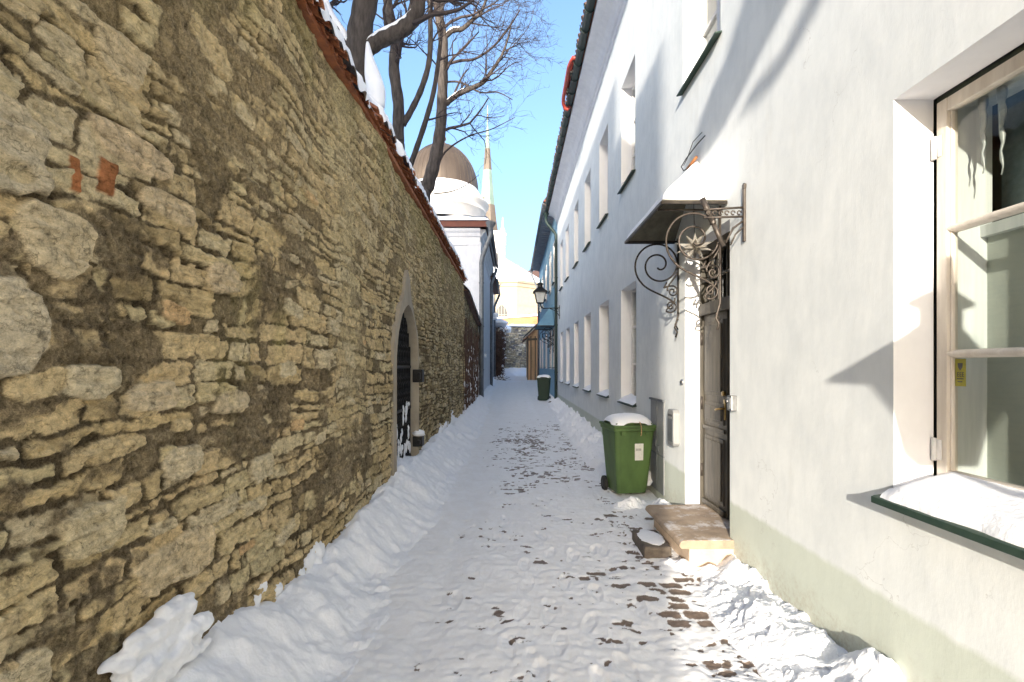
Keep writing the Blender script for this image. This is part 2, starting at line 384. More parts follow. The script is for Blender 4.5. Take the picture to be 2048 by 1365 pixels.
# snow banks
def bank(name, label, x0, x1, y0, y1, nx, ny, hfun, mat='snow', geo=True):
    yy = np.geomspace(y0, y1, ny) if geo else np.linspace(y0, y1, ny)
    xx = np.linspace(x0, x1, nx); XX, YY = np.meshgrid(xx, yy)
    o = gridmesh(name, np.stack([XX, YY, hfun(XX, YY)], -1), mat)
    return tag(o, label, 'snow', None, 'stuff')
def leftbank(X, Y):
    top = np.interp(Y, [.8, 2.1, 2.6, 3.1, 3.6, 4.6, 6, 8, 12, 16, 20, 24, 40], [.5, .46, .40, .29, .31, .40, .42, .40, .36, .34, .30, .25, .2])
    edge = np.interp(Y, [0, 3, 6, 10, 16, 22, 30, 40], [-.84, -.88, -.82, -.74, -.80, -.95, -1.1, -1.2]) + .10 * fbm(Y * 1.2, Y * 0, 71, 3) + .04 * fbm(X * 4, Y * 4, 75, 3)
    t = np.clip((edge - X) / (edge + 1.56), 0, 1.1)
    h = top * (.45 * t + .55 * sstep(.15, .95, t)) + .07 * fbm(X * 2.2, Y * 2.2, 73, 4) * sstep(0, .3, t) + .025 * fbm(X * 9, Y * 9, 77, 4) * sstep(0, .15, t) + .006 * fbm(X * 34, Y * 34, 78, 3) * sstep(.0, .1, t) + .04 * np.clip(fbm(X * 10, Y * 10, 83, 2) - .35, 0, 1)
    lump = fbm(X * 3.5, Y * 3.5, 79, 2); h += .07 * np.clip(lump, 0, 1) * sstep(.1, .4, t)
    # lip melted back from the stones
    h -= .10 * sstep(-1.40, -1.53, X) * np.clip(fbm(Y * 2.3, Y * 0 + 3, 81, 3) + .45, 0, 1)
    return gz(Y) + h - .03 * sstep(.10, 0, t) + .010 + .008 * fbm(X * 6, Y * 6, 87, 4)
bank('snow_bank', 'smooth bank of shovelled snow along the foot of the rubble wall', -1.62, -.6, .8, 42, 170, 760, leftbank, 'rough_snow')
def ridged(x, y, s, o=4):
    r = 0; a = 1; t = 0
    for k in range(o):
        r = r + a * (1 - np.abs(fbm(x * 2 ** k, y * 2 ** k, s + k, 1))); t += a; a *= .5
    return r / t
def rightbank(X, Y):
    edge = np.interp(Y, [1, 2.2, 2.8, 3.4, 3.9, 4.3], [1.38, 1.40, 1.36, 1.35, 1.42, 1.62]) + .06 * fbm(Y * 2.5, Y * 0, 91, 3)
    t = np.clip((X - edge) / (1.93 - edge), 0, 1.1)
    wx = X + .06 * fbm(X * 5, Y * 5, 93, 2); wy = Y + .06 * fbm(X * 5, Y * 5, 94, 2)
    # slabs: tilted terraces with sharp broken edges
    cx = np.floor(wx * 6.5 + .5 * np.floor(wy * 4)); cy = np.floor(wy * 4.0)
    slab = _hash(cx, cy, 95); tilt = (_hash(cx, cy, 96) - .5) * (wx * 6.5 - cx) * .08 + (_hash(cx, cy, 97) - .5) * (wy * 4 - cy) * .10
    lowf = fbm(wx * 2.6 + .6 * wy, wy * 2.2, 98, 3); st3 = np.floor(lowf * 4.5 + .5 * fbm(X * 9, Y * 9, 89, 3)) / 4.5
    h = .17 * t ** .8 + (.13 * lowf + .13 * (st3 - lowf) * sstep(-.3, .1, fbm(X * 1.7, Y * 1.7, 88, 2)) + .012 * (slab - .5)) * sstep(.02, .3, t) + .045 * (ridged(X * 3.2, Y * 3.2, 85, 3) - .6) * sstep(.05, .3, t) + .014 * fbm(X * 12, Y * 12, 99, 4) * sstep(0, .1, t)
    dv = sstep(.10, .03, np.abs(X - 1.72 - .1 * np.sin(Y * 3)) ) * .0
    h += .10 * np.exp(-(((X - 1.84) / .09) ** 2 + ((Y - 2.55) / .16) ** 2)) + .10 * np.exp(-(((X - 1.78) / .10) ** 2 + ((Y - 4.0) / .13) ** 2))
    h -= .10 * np.exp(-(((X - 1.80) / .07) ** 2 + ((Y - 2.78) / .05) ** 2))
    h += .006 * fbm(X * 40, Y * 40, 100, 3) * sstep(0, .1, t)
    return h - .04 * sstep(.05, 0, t) + .008 + .0 * dv
bank('snow_bank', 'broken slabs of piled snow in the sun below the big window', 1.25, 1.95, 1.0, 4.34, 190, 480, rightbank, 'rough_snow', False)
def rightfar(X, Y):
    edge = np.interp(Y, [6.2, 7, 9, 13, 18, 22], [1.55, 1.40, 1.30, 1.25, 1.35, 1.45]) + .10 * fbm(Y * 1.7, Y * 0, 191, 3)
    t = np.clip((X - edge) / (1.93 - edge), 0, 1.1)
    top = np.interp(Y, [6.2, 7, 8, 12, 18, 22], [.10, .30, .34, .30, .26, .2])
    h = top * t ** .8 + .10 * fbm(X * 4, Y * 3, 193, 4) * sstep(.05, .3, t) + .03 * fbm(X * 12, Y * 12, 195, 3) * sstep(.05, .2, t) + .05 * (_hash(np.floor(X * 7), np.floor(Y * 4), 8) - .5) * sstep(.1, .4, t)
    return gz(Y) + h - .05 * sstep(.06, 0, t) + .008
bank('snow_bank', 'lumpy shaded snow heaped along the white house beyond the green bin', 1.05, 1.97, 6.7, 21.6, 90, 420, rightfar, 'rough_snow')
def endheap(X, Y):
    return gz(Y) + .45 * np.exp(-((Y - 46) / 3.2) ** 2) * (.7 + .3 * fbm(X * .8, Y * .5, 201, 3)) * sstep(36, 40, Y) + .12 * fbm(X * 1.3, Y, 203, 3) + .0
bank('snow_bank', 'untouched heap of snow closing the lane before the grey stone wall', -3.2, 2.4, 35, 49, 60, 60, endheap)

# ------------------------------------------------------------------ rubble masonry
PAL = np.array([(.43, .36, .22), (.37, .30, .175), (.50, .435, .29), (.31, .25, .145), (.44, .36, .22), (.37, .32, .20), (.41, .33, .20), (.55, .48, .335)])
def rubble(Yg, Zg, seed, rh=(.040, .115), sl=(.12, .52), mortar=(.105, .085, .056), depth=.034, sm=.9, bias=0.):
    rnd = random.Random(seed)
    yw = Yg + .06 * fbm(Yg * 2.6, Zg * 2.6, seed, 3) + .014 * fbm(Yg * 15, Zg * 17, seed + 5, 3)
    zw = Zg + .070 * fbm(Yg * 1.5, Zg * 1.9, seed + 9, 3) + .012 * fbm(Yg * 10, Zg * 13, seed + 15, 3) + .05 * fbm(Yg * .5, Zg * .4, seed + 19, 2)
    zb = [-.6]
    while zb[-1] < 7: zb.append(zb[-1] + rnd.uniform(*rh) * (1 if rnd.random() < .85 else 1.35))
    zb = np.array(zb); ri = np.clip(np.searchsorted(zb, zw) - 1, 0, len(zb) - 2)
    z0 = zb[ri]; z1 = zb[ri + 1]
    y0 = np.zeros_like(Yg); y1 = np.zeros_like(Yg); si = np.zeros(Yg.shape, int)
    ymin, ymax = Yg.min() - 1, Yg.max() + 1
    for r_ in np.unique(ri):
        rr = random.Random(seed * 1000 + int(r_)); b_ = [ymin - rr.random()]
        while b_[-1] < ymax: b_.append(b_[-1] + rr.uniform(*sl) * (1.0 if rr.random() < .7 else .45))
        b_ = np.array(b_); m = ri == r_
        k = np.clip(np.searchsorted(b_, yw[m]) - 1, 0, len(b_) - 2)
        y0[m] = b_[k]; y1[m] = b_[k + 1]; si[m] = k
    h1 = _hash(si, ri, seed + 1); h2 = _hash(si, ri, seed + 2); h3 = _hash(si, ri, seed + 3); h4 = _hash(si, ri, seed + 4)
    gap = .003 + .011 * h3 ** 1.5
    dz = np.minimum(zw - z0, z1 - zw) - gap; dy = np.minimum(yw - y0, y1 - yw) - gap * 1.3
    rad = .007 + .010 * h2
    d = np.where((dz < rad) & (dy < rad), rad - np.sqrt((rad - np.minimum(dz, rad)) ** 2 + (rad - np.minimum(dy, rad)) ** 2), np.minimum(dz, dy))
    d = d + .018 * fbm(Yg * 22, Zg * 26, seed + 25, 5, .62) + .014 * fbm(Yg * 8, Zg * 10, seed + 27, 2)
    st = sstep(-.002, .007, d)
    hid = h1 < .11
    smear = sstep(.10, .42, fbm(Yg * 1.6, Zg * 2.2, seed + 31, 4) + .5 * fbm(Yg * 11, Zg * 14, seed + 33, 4) + bias)
    st = st * np.where(hid, .15, 1) * (1 - sm * smear)
    strata = fbm(Yg * 4, Zg * 50 + h2 * 40, seed + 41, 3)
    fine = fbm(Yg * 32, Zg * 38, seed + 45, 4)
    chip = np.clip(fbm(Yg * 13, Zg * 20, seed + 47, 3) - .12, 0, 1)
    hs = depth * (.45 + .75 * h2) + .012 * strata + .009 * fine - .030 * chip + (h4 - .5) * .16 * (zw - (z0 + z1) / 2) + (h3 - .5) * .05 * (yw - (y0 + y1) / 2)
    hm = .014 + .018 * fbm(Yg * 6, Zg * 7, seed + 51, 4) + .016 * fine + .016 * smear
    h = hm + (np.maximum(hs, hm + .003) - hm) * st
    c = PAL[(h1 * 7.99 + h4 * 3).astype(int) % 8] * (.66 + .66 * h4)[..., None]
    c = c * np.clip(1 + .18 * strata + .26 * fbm(Yg * 8, Zg * 9, seed + 61, 3) - .5 * chip, .25, 1.6)[..., None]
    mc = np.array(mortar) * np.clip(1 + .45 * fbm(Yg * 4, Zg * 4, seed + 71, 4) + .35 * fine, .3, 1.8)[..., None]
    joint = (1 - st) * (1 - smear) * ~hid
    mc = mc * (1 - .22 * joint)[..., None]
    ca = st[..., None]
    col = mc * (1 - ca) + c * ca
    return h, np.clip(col, .01, .9), st

WALL_T = 4.40
wall = thing('stone_wall', 'tall rubble stone wall with snowy tiled coping and an arched iron gate', 'wall', (XL, 7, 0))
yy = np.geomspace(1.15, 15.6, 860); yy = np.concatenate([np.linspace(-3.2, 1.15, 60)[:-1], yy])
zz = np.linspace(.1, WALL_T + .05, 720)
Yg, Zg = np.meshgrid(yy, zz, indexing='ij')
bias = .05 + .30 * sstep(4.2, 2.2, Yg) * sstep(2.6, 1.9, Zg) + .12 * sstep(2.4, 3.4, Zg) - .10
h, col, st = rubble(Yg, Zg, 3, bias=bias)
# the masonry further along has thinner, tighter courses
h2, col2, st2 = rubble(Yg, Zg, 14, (.045, .10), (.12, .36), (.095, .074, .046), .045, .5)
w = sstep(7.3, 8.4, Yg)
h = h * (1 - w) + h2 * w; col = col * (1 - w[..., None]) + col2 * .80 * w[..., None]
# a few large pale blocks near the camera
for (py, pz, ry, rz, c) in ((1.50, 2.42, .16, .155, (.52, .46, .34)), (1.52, 1.86, .12, .14, (.55, .49, .37)), (1.68, 2.17, .14, .11, (.50, .43, .30)), (2.0, 2.62, .20, .07, (.44, .36, .25)), (2.2, 2.45, .17, .055, (.42, .35, .24)),
                            (2.16, 1.62, .15, .06, (.48, .41, .29)), (1.82, 1.70, .13, .06, (.52, .46, .33)), (2.35, 1.30, .14, .07, (.48, .42, .30)), (1.85, 1.15, .17, .09, (.47, .41, .28)), (2.62, 2.2, .13, .07, (.46, .38, .26)), (2.3, .86, .26, .10, (.44, .37, .25)), (1.95, 2.95, .13, .09, (.46, .39, .27)), (2.75, 1.55, .17, .06, (.47, .40, .28))):
    q = np.abs((Yg - py) / ry + .25 * fbm(Yg * 7, Zg * 7, 301, 3)) ** 3 + np.abs((Zg - pz) / rz + .30 * fbm(Yg * 7, Zg * 7, 303, 3)) ** 3
    m = sstep(1.15, .9, q + .25 * fbm(Yg * 15, Zg * 15, 313, 3))
    stra = fbm(Yg * 5, Zg * 40, 305, 3); crack = sstep(.05, .0, np.abs(fbm(Yg * 6, Zg * 7, 307, 2))) * .5
    h = h * (1 - m) + m * (.045 + .012 * stra + .012 * fbm(Yg * 24, Zg * 24, 309, 3) - .015 * crack)
    col = col * (1 - m[..., None]) + m[..., None] * np.array(c) * np.clip(1 + .2 * stra + .22 * fbm(Yg * 11, Zg * 11, 311, 3) - .7 * crack, .25, 1.6)[..., None]; st = np.maximum(st, m)
# more pale or rusty blocks scattered at random through the nearer masonry
rnd = random.Random(77)
for k in range(60):
    py = 1.25 + 6.0 * rnd.random() ** 1.4; pz = rnd.uniform(.3, 3.6); ry = rnd.uniform(.05, .17); rz = ry * rnd.uniform(.26, .52); rt_ = rnd.gauss(0, .12)
    i0, i1 = np.searchsorted(yy, (py - 1.6 * ry, py + 1.6 * ry)); j0, j1 = np.searchsorted(zz, (pz - 1.8 * rz, pz + 1.8 * rz))
    if i1 - i0 < 3 or j1 - j0 < 3: continue
    sl_ = (slice(i0, i1), slice(j0, j1)); yq, zq = Yg[sl_], Zg[sl_]
    q = np.abs((yq - py) / ry + .22 * fbm(yq * 8, zq * 8, 500 + k, 4)) ** 4 + np.abs((zq - pz - rt_ * (yq - py)) / rz + .42 * fbm(yq * 10, zq * 8, 700 + k, 4)) ** 4 + .5 * fbm(yq * 22, zq * 22, 750 + k, 3)
    m = sstep(1.15, .85, q) * .95; st[sl_] = np.maximum(st[sl_], m); c = np.array([(.50, .435, .30), (.44, .36, .22), (.42, .30, .17), (.38, .32, .21), (.50, .44, .31)][rnd.randint(0, 4)]) * rnd.uniform(.8, 1.05)
    stra = fbm(yq * 5, zq * 45, 900 + k, 3); crack = sstep(.06, .0, np.abs(fbm(yq * 7, zq * 9, 950 + k, 2))) * .6
    h[sl_] = h[sl_] * (1 - m) + m * (rnd.uniform(.025, .05) + .010 * stra + .012 * fbm(yq * 24, zq * 24, 309, 3) - .014 * crack)
    col[sl_] = col[sl_] * (1 - m[..., None]) + m[..., None] * c * np.clip(1 + .2 * stra + .28 * fbm(yq * 11, zq * 11, 311, 3) - .6 * crack, .25, 1.6)[..., None]
# two orange brick fragments
for (py, pz, ry, rz, sk) in ((1.743, 2.42, .017, .060, 0.), (1.875, 2.46, .036, .066, .7)):
    q = np.maximum(np.abs((Yg - py) / ry - sk * (Zg - pz) / rz * .6), np.abs((Zg - pz) / rz)) + .13 * fbm(Yg * 22, Zg * 22, 321, 3)
    m = sstep(1.10, .94, q); h = h * (1 - m) + m * (.034 + .10 * (Yg - py) + .006 * fbm(Yg * 30, Zg * 30, 325, 3)); st = np.maximum(st, m)
    col = col * (1 - m[..., None]) + m[..., None] * np.array((.215, .085, .036)) * (1 + .35 * fbm(Yg * 15, Zg * 15, 323, 3))[..., None]
# weathering: brown damp bands, olive moss near the top, pale lime run
low = fbm(Yg * .55, Zg * .6, 401, 4)
col = col * (1.0 + .30 * low)[..., None]
damp = sstep(.0, .55, fbm(Yg * .9, Zg * .35, 403, 4) + .25 * sstep(2.6, .9, Zg) - .1)
col = col * (1 - .38 * damp[..., None] * (1 - .55 * st[..., None]))
moss = sstep(-.05, .5, fbm(Yg * 2.2, Zg * 1.0, 405, 4) + .9 * sstep(3.0, 4.3, Zg) - .45)
col = col * (1 - .45 * moss[..., None]) + np.array((.17, .155, .06)) * (.45 * moss[..., None]) * (1 + .5 * fbm(Yg * 12, Zg * 12, 407, 3))[..., None]
upper = sstep(2.2, 3.2, Zg); blend = np.array((.27, .215, .125)) * (1 + .35 * fbm(Yg * 3, Zg * 3, 409, 4) + .25 * fbm(Yg * 13, Zg * 13, 411, 3))[..., None]
col = col * (1 - .30 * upper[..., None]) + blend * 1.15 * .30 * upper[..., None]
lime = np.exp(-((Yg - 4.55 - .2 * fbm(Zg, Zg * 0, 413, 2)) / .33) ** 2) * sstep(.8, 1.6, Zg)
col = col * (1 - .45 * lime[..., None]) + np.array((.40, .345, .22)) * .45 * lime[..., None] * (1 + .3 * fbm(Yg * 14, Zg * 9, 415, 3))[..., None]
h = h * (1 - .15 * upper) + .06 * fbm(Yg * .7, Zg * .7, 417, 3)
topedge = sstep(WALL_T - .15, WALL_T + .02, Zg + .08 * fbm(Yg * 5, Zg * 2, 419, 3))
# pointed gate opening
GY0, GY1, GSP, GTOP = 6.34, 7.80, 1.75, 2.62
def arch_z(y):
    u = abs(y - (GY0 + GY1) / 2) / ((GY1 - GY0) / 2)
    if u >= 1: return 0
    # two-centred arch: each side is an arc of radius rr about a point past the centre
    a = (GY1 - GY0) / 2; hgt = GTOP - GSP; rr = (a * a + hgt * hgt) / (2 * a)
    xx_ = u * a + (rr - a); return GSP + math.sqrt(max(0, rr * rr - xx_ * xx_))
az = np.array([arch_z(float(y)) for y in yy])
ymid = (yy[:-1] + yy[1:]) / 2; zmid = (zz[:-1] + zz[1:]) / 2
inside = zmid[None, :] < (np.array([arch_z(float(y)) for y in ymid]) + .0)[:, None]
col = col * np.array((1.86, 1.78, 1.62)); col = col * np.minimum(1, .64 / np.maximum(col.max(-1), .01))[..., None]; col = np.concatenate([np.clip(col, .01, .7), st[..., None]], -1)
V = np.stack([XL - .05 + h - .03 * topedge, Yg, Zg - .05 * topedge], -1)
gridmesh('masonry', V, 'rubble_stone', col, wall, ~inside)
# core behind the face and arch reveal
core = MB()
core.box(-2.05, -1.62, -3.2, GY0 - .05, -.2, WALL_T); core.box(-2.05, -1.62, GY1 + .05, 15.6, -.2, WALL_T); core.box(-2.05, -1.62, GY0 - .05, GY1 + .05, GTOP + .05, WALL_T)
core.box(-2.2, -1.4, -3.4, -3.2, -.2, WALL_T)
core.build('wall_core', 'dark_stone', wall)
out = []
N = 22
for i in range(N + 1):
    t = i / N; y = GY0 + (GY1 - GY0) * (.5 - .5 * math.cos(math.pi * t)); y = min(max(y, GY0 + .001), GY1 - .001)
    out.append((y, arch_z(y) if 0 < i < N else GSP))
prof = [(GY0, -.1)] + out + [(GY1, -.1)]
fr = MB()
def outer(p, e):
    y, z = p; c = (GY0 + GY1) / 2
    n = Vector((y - c, (z - GSP) * .9 if z > GSP else 0)); n = n.normalized() if n.length > 0 else Vector((0, 1)); return (y + n.x * e, z + n.y * e + (e * .6 if abs(y - c) < .15 and z > GSP else 0))
rnd = random.Random(5)
po = [outer(p, .085 + .05 * rnd.random() + (.20 * math.exp(-((p[0] - 7.07) / .2) ** 2) if p[1] > GSP + .5 else 0)) for p in prof]
for i in range(len(prof) - 1):
    a, b_ = prof[i], prof[i + 1]; c, d_ = po[i + 1], po[i]
    xf = XL + .028
    fr.quad((xf, a[0], a[1]), (xf, b_[0], b_[1]), (xf - .012, c[0], c[1]), (xf - .012, d_[0], d_[1]))
    fr.quad((xf, a[0], a[1]), (xf, b_[0], b_[1]), (-1.95, b_[0], b_[1]), (-1.95, a[0], a[1]))
    fr.quad((xf - .012, c[0], c[1]), (xf - .012, d_[0], d_[1]), (XL - .12, d_[0], d_[1]), (XL - .12, c[0], c[1]))
fr.build('arch_surround', 'arch_plaster', wall)
gt = MB()
for k in range(13):
    y = GY0 + .06 + k * (GY1 - GY0 - .12) / 12; gt.tube([(-1.60, y, .05), (-1.60, y, arch_z(y) - .02)], .014, 6)
for k in range(12):          # scrolled infill
    y = GY0 + .12 + k * (GY1 - GY0 - .24) / 11
    for z in np.arange(.4, 2.3, .23):
        if z + .2 < arch_z(y): gt.tube([(-1.60, y - .05, z), (-1.59, y, z + .05), (-1.60, y + .05, z + .11), (-1.59, y, z + .17), (-1.60, y - .05, z + .22)], .008, 4)
for z in (.35, 1.1, 1.72): gt.box(-1.615, -1.585, GY0 + .02, GY1 - .02, z, z + .04)
gt.box(-1.74, -1.70, GY0, GY1, 0, 2.6) if False else None
gate = gt.build('gate', 'black_iron', wall)
bk = MB(); bk.prism([(-1.80, y, z) for (y, z) in prof], (-.05, 0, 0)); bk.build('back_board', 'black_iron', gate)
for (z0, z1) in ((1.50, 1.70), (.50, .66)):
    lp = MB(); lp.box(XL - .06, XL + .09, GY1 - .04, GY1 + .15, z0, z1); lp.box(XL + .02, XL + .07, GY1 - .12, GY1 - .04, z0 + .05, z1 - .05)
    lp.build('hinge_block', 'black_iron', gate, bevel=.01)

# coping tiles: tapered barrel tiles running down toward the lane
cp = MB(); cs = MB(); rnd = random.Random(11)
def half_tile(mb, y, z, x0, x1, zf, zb_, r0, r1, up=True, tilt=0, n=7, th=.016):
    o = len(mb.v); L = 5
    for i in range(L):
        t = i / (L - 1); x = x0 + (x1 - x0) * t; zc = zf + (zb_ - zf) * t; r = r0 + (r1 - r0) * t
        for k in range(n):
            a = math.pi * k / (n - 1); s_ = 1 if up else -1
            mb.v.append((x, y + r * math.cos(a) + tilt * t, zc + s_ * r * math.sin(a) * .8))
        for k in range(n - 1, -1, -1):
            a = math.pi * k / (n - 1); s_ = 1 if up else -1
            mb.v.append((x, y + (r - th) * math.cos(a) + tilt * t, zc + s_ * (r - th) * math.sin(a) * .8))
    m = 2 * n
    for i in range(L - 1):
        for k in range(m):
            k2 = (k + 1) % m; mb.f.append((o + i * m + k, o + i * m + k2, o + (i + 1) * m + k2, o + (i + 1) * m + k)); mb.mi.append(0)
    for k in range(n - 1):
        mb.f.append((o + k, o + k + 1, o + m - 2 - k, o + m - 1 - k)); mb.mi.append(0)
ytile = -3.0; pitch = .19
def topz(y): return WALL_T + .04 * math.sin(y * 1.1) + (-.10 if y < 3.5 else 0) + (.05 if 9 < y < 13.5 else 0)
while ytile < 15.4:
    zf = topz(ytile) + rnd.uniform(-.02, .025); xf = XL + .075 + rnd.uniform(-.04, .04)
    gone = rnd.random() < .06 and ytile < 8
    if not gone: half_tile(cp, ytile, zf + .06, xf, -1.95, zf + .0, zf + .36, .062, .06, True, rnd.uniform(-.03, .03))
    half_tile(cp, ytile + pitch / 2, zf + .05, xf - .05, -1.95, zf + .02, zf + .33, .06, .07, False, rnd.uniform(-.02, .02))
    ytile += pitch
# far slope and solid bed under tiles
cp.prism([(XL + .0, -3.2, WALL_T - .06), (XL + .0, -3.2, WALL_T - .01), (-1.95, -3.2, WALL_T + .27), (-2.35, -3.2, WALL_T - .02), (-2.35, -3.2, WALL_T - .06)], (0, 18.8, 0))
cp.build('coping', 'terracotta', wall, smooth=False)
ysn = np.concatenate([np.linspace(-3.2, 2.5, 60)[:-1], np.linspace(2.5, 15.5, 520)]); us = np.linspace(0, 1, 22)
Ysn, U = np.meshgrid(ysn, us, indexing='ij')
tz = np.array([topz(float(y)) for y in ysn])[:, None]
cov = .50 + .5 * np.clip(fbm(Ysn * 1.3, Ysn * 0, 511, 3) * 1.3 + .35, -1, 1)
xfr = XL + .105 - .16 * np.clip(fbm(Ysn * 3.2, Ysn * 0 + 2, 513, 3) - .08, 0, 1)
Xs = xfr + (-2.3 - xfr) * U
scal = .055 * np.abs(np.cos(math.pi * (Ysn + 3.0) / pitch))
prf = np.where(Xs > -1.95, tz + .03 + (xfr - Xs) / (xfr + 1.95) * .33, tz + .36 - (-1.95 - Xs) * .8)
thick = (.095 + .05 * fbm(Ysn * 2, Xs * 3, 515, 3)) * np.sin(math.pi * np.clip(U * .94 + .06, 0, 1)) ** .6
Zs = prf + scal * (U < .75) + thick - .07 * (1 - cov) * sstep(.5, .0, U) - .045 * sstep(.03, 0, U) + .075 * sstep(.0, .06, U)
gridmesh('snow_cap', np.stack([Xs, Ysn, Zs], -1), 'snow', None, wall)

# snow stuck on the wall foot, the gate and ledges
def clump(mb, c, rx, ry, rz, seed, n=20, m=14):
    u = np.linspace(0, 2 * math.pi, n, endpoint=False); v = np.linspace(0, math.pi, m)
    Vv, Uu = np.meshgrid(v, u, indexing='ij')
    dx = np.sin(Vv) * np.cos(Uu); dy = np.sin(Vv) * np.sin(Uu); dz = np.cos(Vv)
    rr = 1 + .38 * fbm(dx * 1.6 + dz * 1.1 + seed, dy * 1.6 - dz + seed * 2, seed, 4)
    o = len(mb.v)
    for a, b2, c2 in zip((dx * rr * rx).ravel(), (dy * rr * ry).ravel(), (dz * rr * rz).ravel()): mb.v.append((c[0] + a, c[1] + b2, c[2] + c2))
    for i in range(m - 1):
        for k in range(n):
            k2 = (k + 1) % n; mb.f.append((o + i * n + k, o + (i + 1) * n + k, o + (i + 1) * n + k2, o + i * n + k2)); mb.mi.append(0)
def stuck(y0, y1, z0, z1, ny, nz, fun, x0, th):
    yq = np.linspace(y0, y1, ny) if y1 - y0 < 2 else np.geomspace(y0, y1, ny); Yq, Zq = np.meshgrid(yq, np.linspace(z0, z1, nz), indexing='ij')
    f = fun(Yq, Zq); mk = np.clip(f, 0, 1) ** .5
    o = gridmesh('snow_patch', np.stack([x0 + th * mk + .008 * fbm(Yq * 20, Zq * 20, 5, 3) * mk, Yq, Zq + gz(Yq)], -1), 'snow', None, None, (np.maximum.reduce([mk[:-1, :-1], mk[1:, :-1], mk[:-1, 1:], mk[1:, 1:]]) > .02)); o['kind'] = 'stuff'
lc = MB(); rnd = random.Random(64)
for k in range(190):
    t = rnd.random(); y = 1.88 + .40 * t; top = .60 + .07 * t; wid = .11 - .055 * t + .02 * math.sin(t * 11); r_ = rnd.uniform(.010, .034)
    clump(lc, (XL + rnd.uniform(-.005, .035), y, top + wid * rnd.uniform(-1, .75)), r_, r_ * rnd.uniform(1.0, 2.4), r_ * rnd.uniform(.5, 1.0), rnd.randint(1, 999), 10, 8)
for k in range(70):
    y = 1.85 + .50 * rnd.random(); r_ = rnd.uniform(.012, .04); clump(lc, (XL + .01 + rnd.uniform(0, .06), y, .44 + .14 * rnd.random()), r_, r_ * 1.7, r_ * .8, rnd.randint(1, 999), 10, 8)
o = lc.build('snow_patch', 'rough_snow', None, True); o['kind'] = 'stuff'
md = o.modifiers.new('merge', 'REMESH'); md.mode = 'VOXEL'; md.voxel_size = .0075; md.use_smooth_shade = True
md = o.modifiers.new('soften', 'SMOOTH'); md.factor = .6; md.iterations = 4
stuck(2.6, 6.2, .22, 1.0, 240, 60, lambda Y, Z: (fbm(Y * 2.6, Z * 2.2, 781, 4) * 1.1 + .35 * fbm(Y * 11, Z * 9, 783, 3) - (Z - .30) * 3.4 - .22) * 1.6, XL - .04, .085)
stuck(7.95, 15.4, .25, 1.5, 300, 60, lambda Y, Z: (fbm(Y * 2.2, Z * 2.4, 785, 4) * 1.2 + .5 * fbm(Y * 8, Z * 7, 787, 3) - (Z - .40) * 1.6 - .2) * 1.6, XL - .04, .08)
sc2 = MB(); rnd = random.Random(23)
for k in range(60):
    y = GY0 + .1 + (GY1 - GY0 - .2) * rnd.random(); z = .30 + .8 * rnd.random() ** 2.2 * (.6 + .5 * (y - GY0))
    clump(sc2, (-1.585, y, z), .016, .012 + .02 * rnd.random(), .03 + .07 * rnd.random(), rnd.randint(1, 999), 9, 8)
clump(sc2, (XL + .03, GY1 + .06, .70), .10, .11, .05, 5, 12, 8)
sc2.build('snow_patch', 'snow', None, True)['kind'] = 'stuff'

# second, lower stretch of wall up to the domed house
gw = thing('garden_wall', 'darker vine-flecked stone wall joining the rubble wall to the domed house', 'wall', (XL, 18, 0))
yy = np.linspace(15.55, 22.1, 150); zz = np.linspace(0, 4.15, 190); Yg, Zg = np.meshgrid(yy, zz, indexing='ij')
h, col, st = rubble(Yg, Zg, 77, (.055, .11), (.12, .4), (.07, .055, .042), .045, .4)
zs = 1 - .14 * sstep(16, 21, Yg)
gridmesh('masonry', np.stack([XL - .09 + h + .03 * fbm(Yg, Zg, 78, 3), Yg, Zg * zs], -1), 'rubble_stone', np.concatenate([col * .80, st[..., None]], -1), gw)
c_ = MB(); c_.prism([(-1.58, 15.6, 0), (-1.58, 15.6, 4.05), (-1.58, 22, 3.5), (-1.58, 22, 0)], (-.5, 0, 0)); c_.build('wall_core', 'dark_stone', gw)
c_ = MB(); c_.prism([(XL + .12, 15.5, 4.08), (-1.85, 15.5, 4.40), (-2.2, 15.5, 4.08)], (0, 6.5, -.58)); c_.build('coping', 'dark_tile', gw)
Yb, Ub = np.meshgrid(np.linspace(15.5, 22, 60), np.linspace(0, 1, 12), indexing='ij')
xb = XL + .16 - .85 * Ub
zb2 = 4.10 - .089 * (Yb - 15.5) + np.where(xb > -1.85, (XL + .12 - xb) * .67, .32 - (-1.85 - xb) * .9) + .12 * np.sin(math.pi * np.clip(Ub + .05, 0, 1)) ** .5 + .03 * fbm(Yb * 2, Ub * 4, 81, 3)
gridmesh('snow_cap', np.stack([xb, Yb, zb2], -1), 'snow', None, gw)
sv = MB(); vn = MB(); rnd = random.Random(31)
for k in range(120):
    y = rnd.uniform(15.2, 21.5); z = rnd.uniform(.2, 2.6) * rnd.random() ** .3 + .2
    clump(sv, (XL + .02, y, z), .03, .04 + .06 * rnd.random(), .03 + .06 * rnd.random(), k, 7, 6)
sv.build('clinging_snow', 'snow', gw, True)
for k in range(60):
    y = rnd.uniform(15, 21.5); p = Vector((XL + .03, y, .3)); pts = [p.copy()]
    for j in range(9):
        p = p + Vector((rnd.uniform(-.02, .03), rnd.uniform(-.18, .18), rnd.uniform(.15, .45))); 
        if p.z > 3.4: break
        pts.append(Vector((XL + .01 + .05 * rnd.random(), p.y, p.z)))
    vn.tube(pts, .012, 4)
vn.build('vine_stems', 'vine', gw)

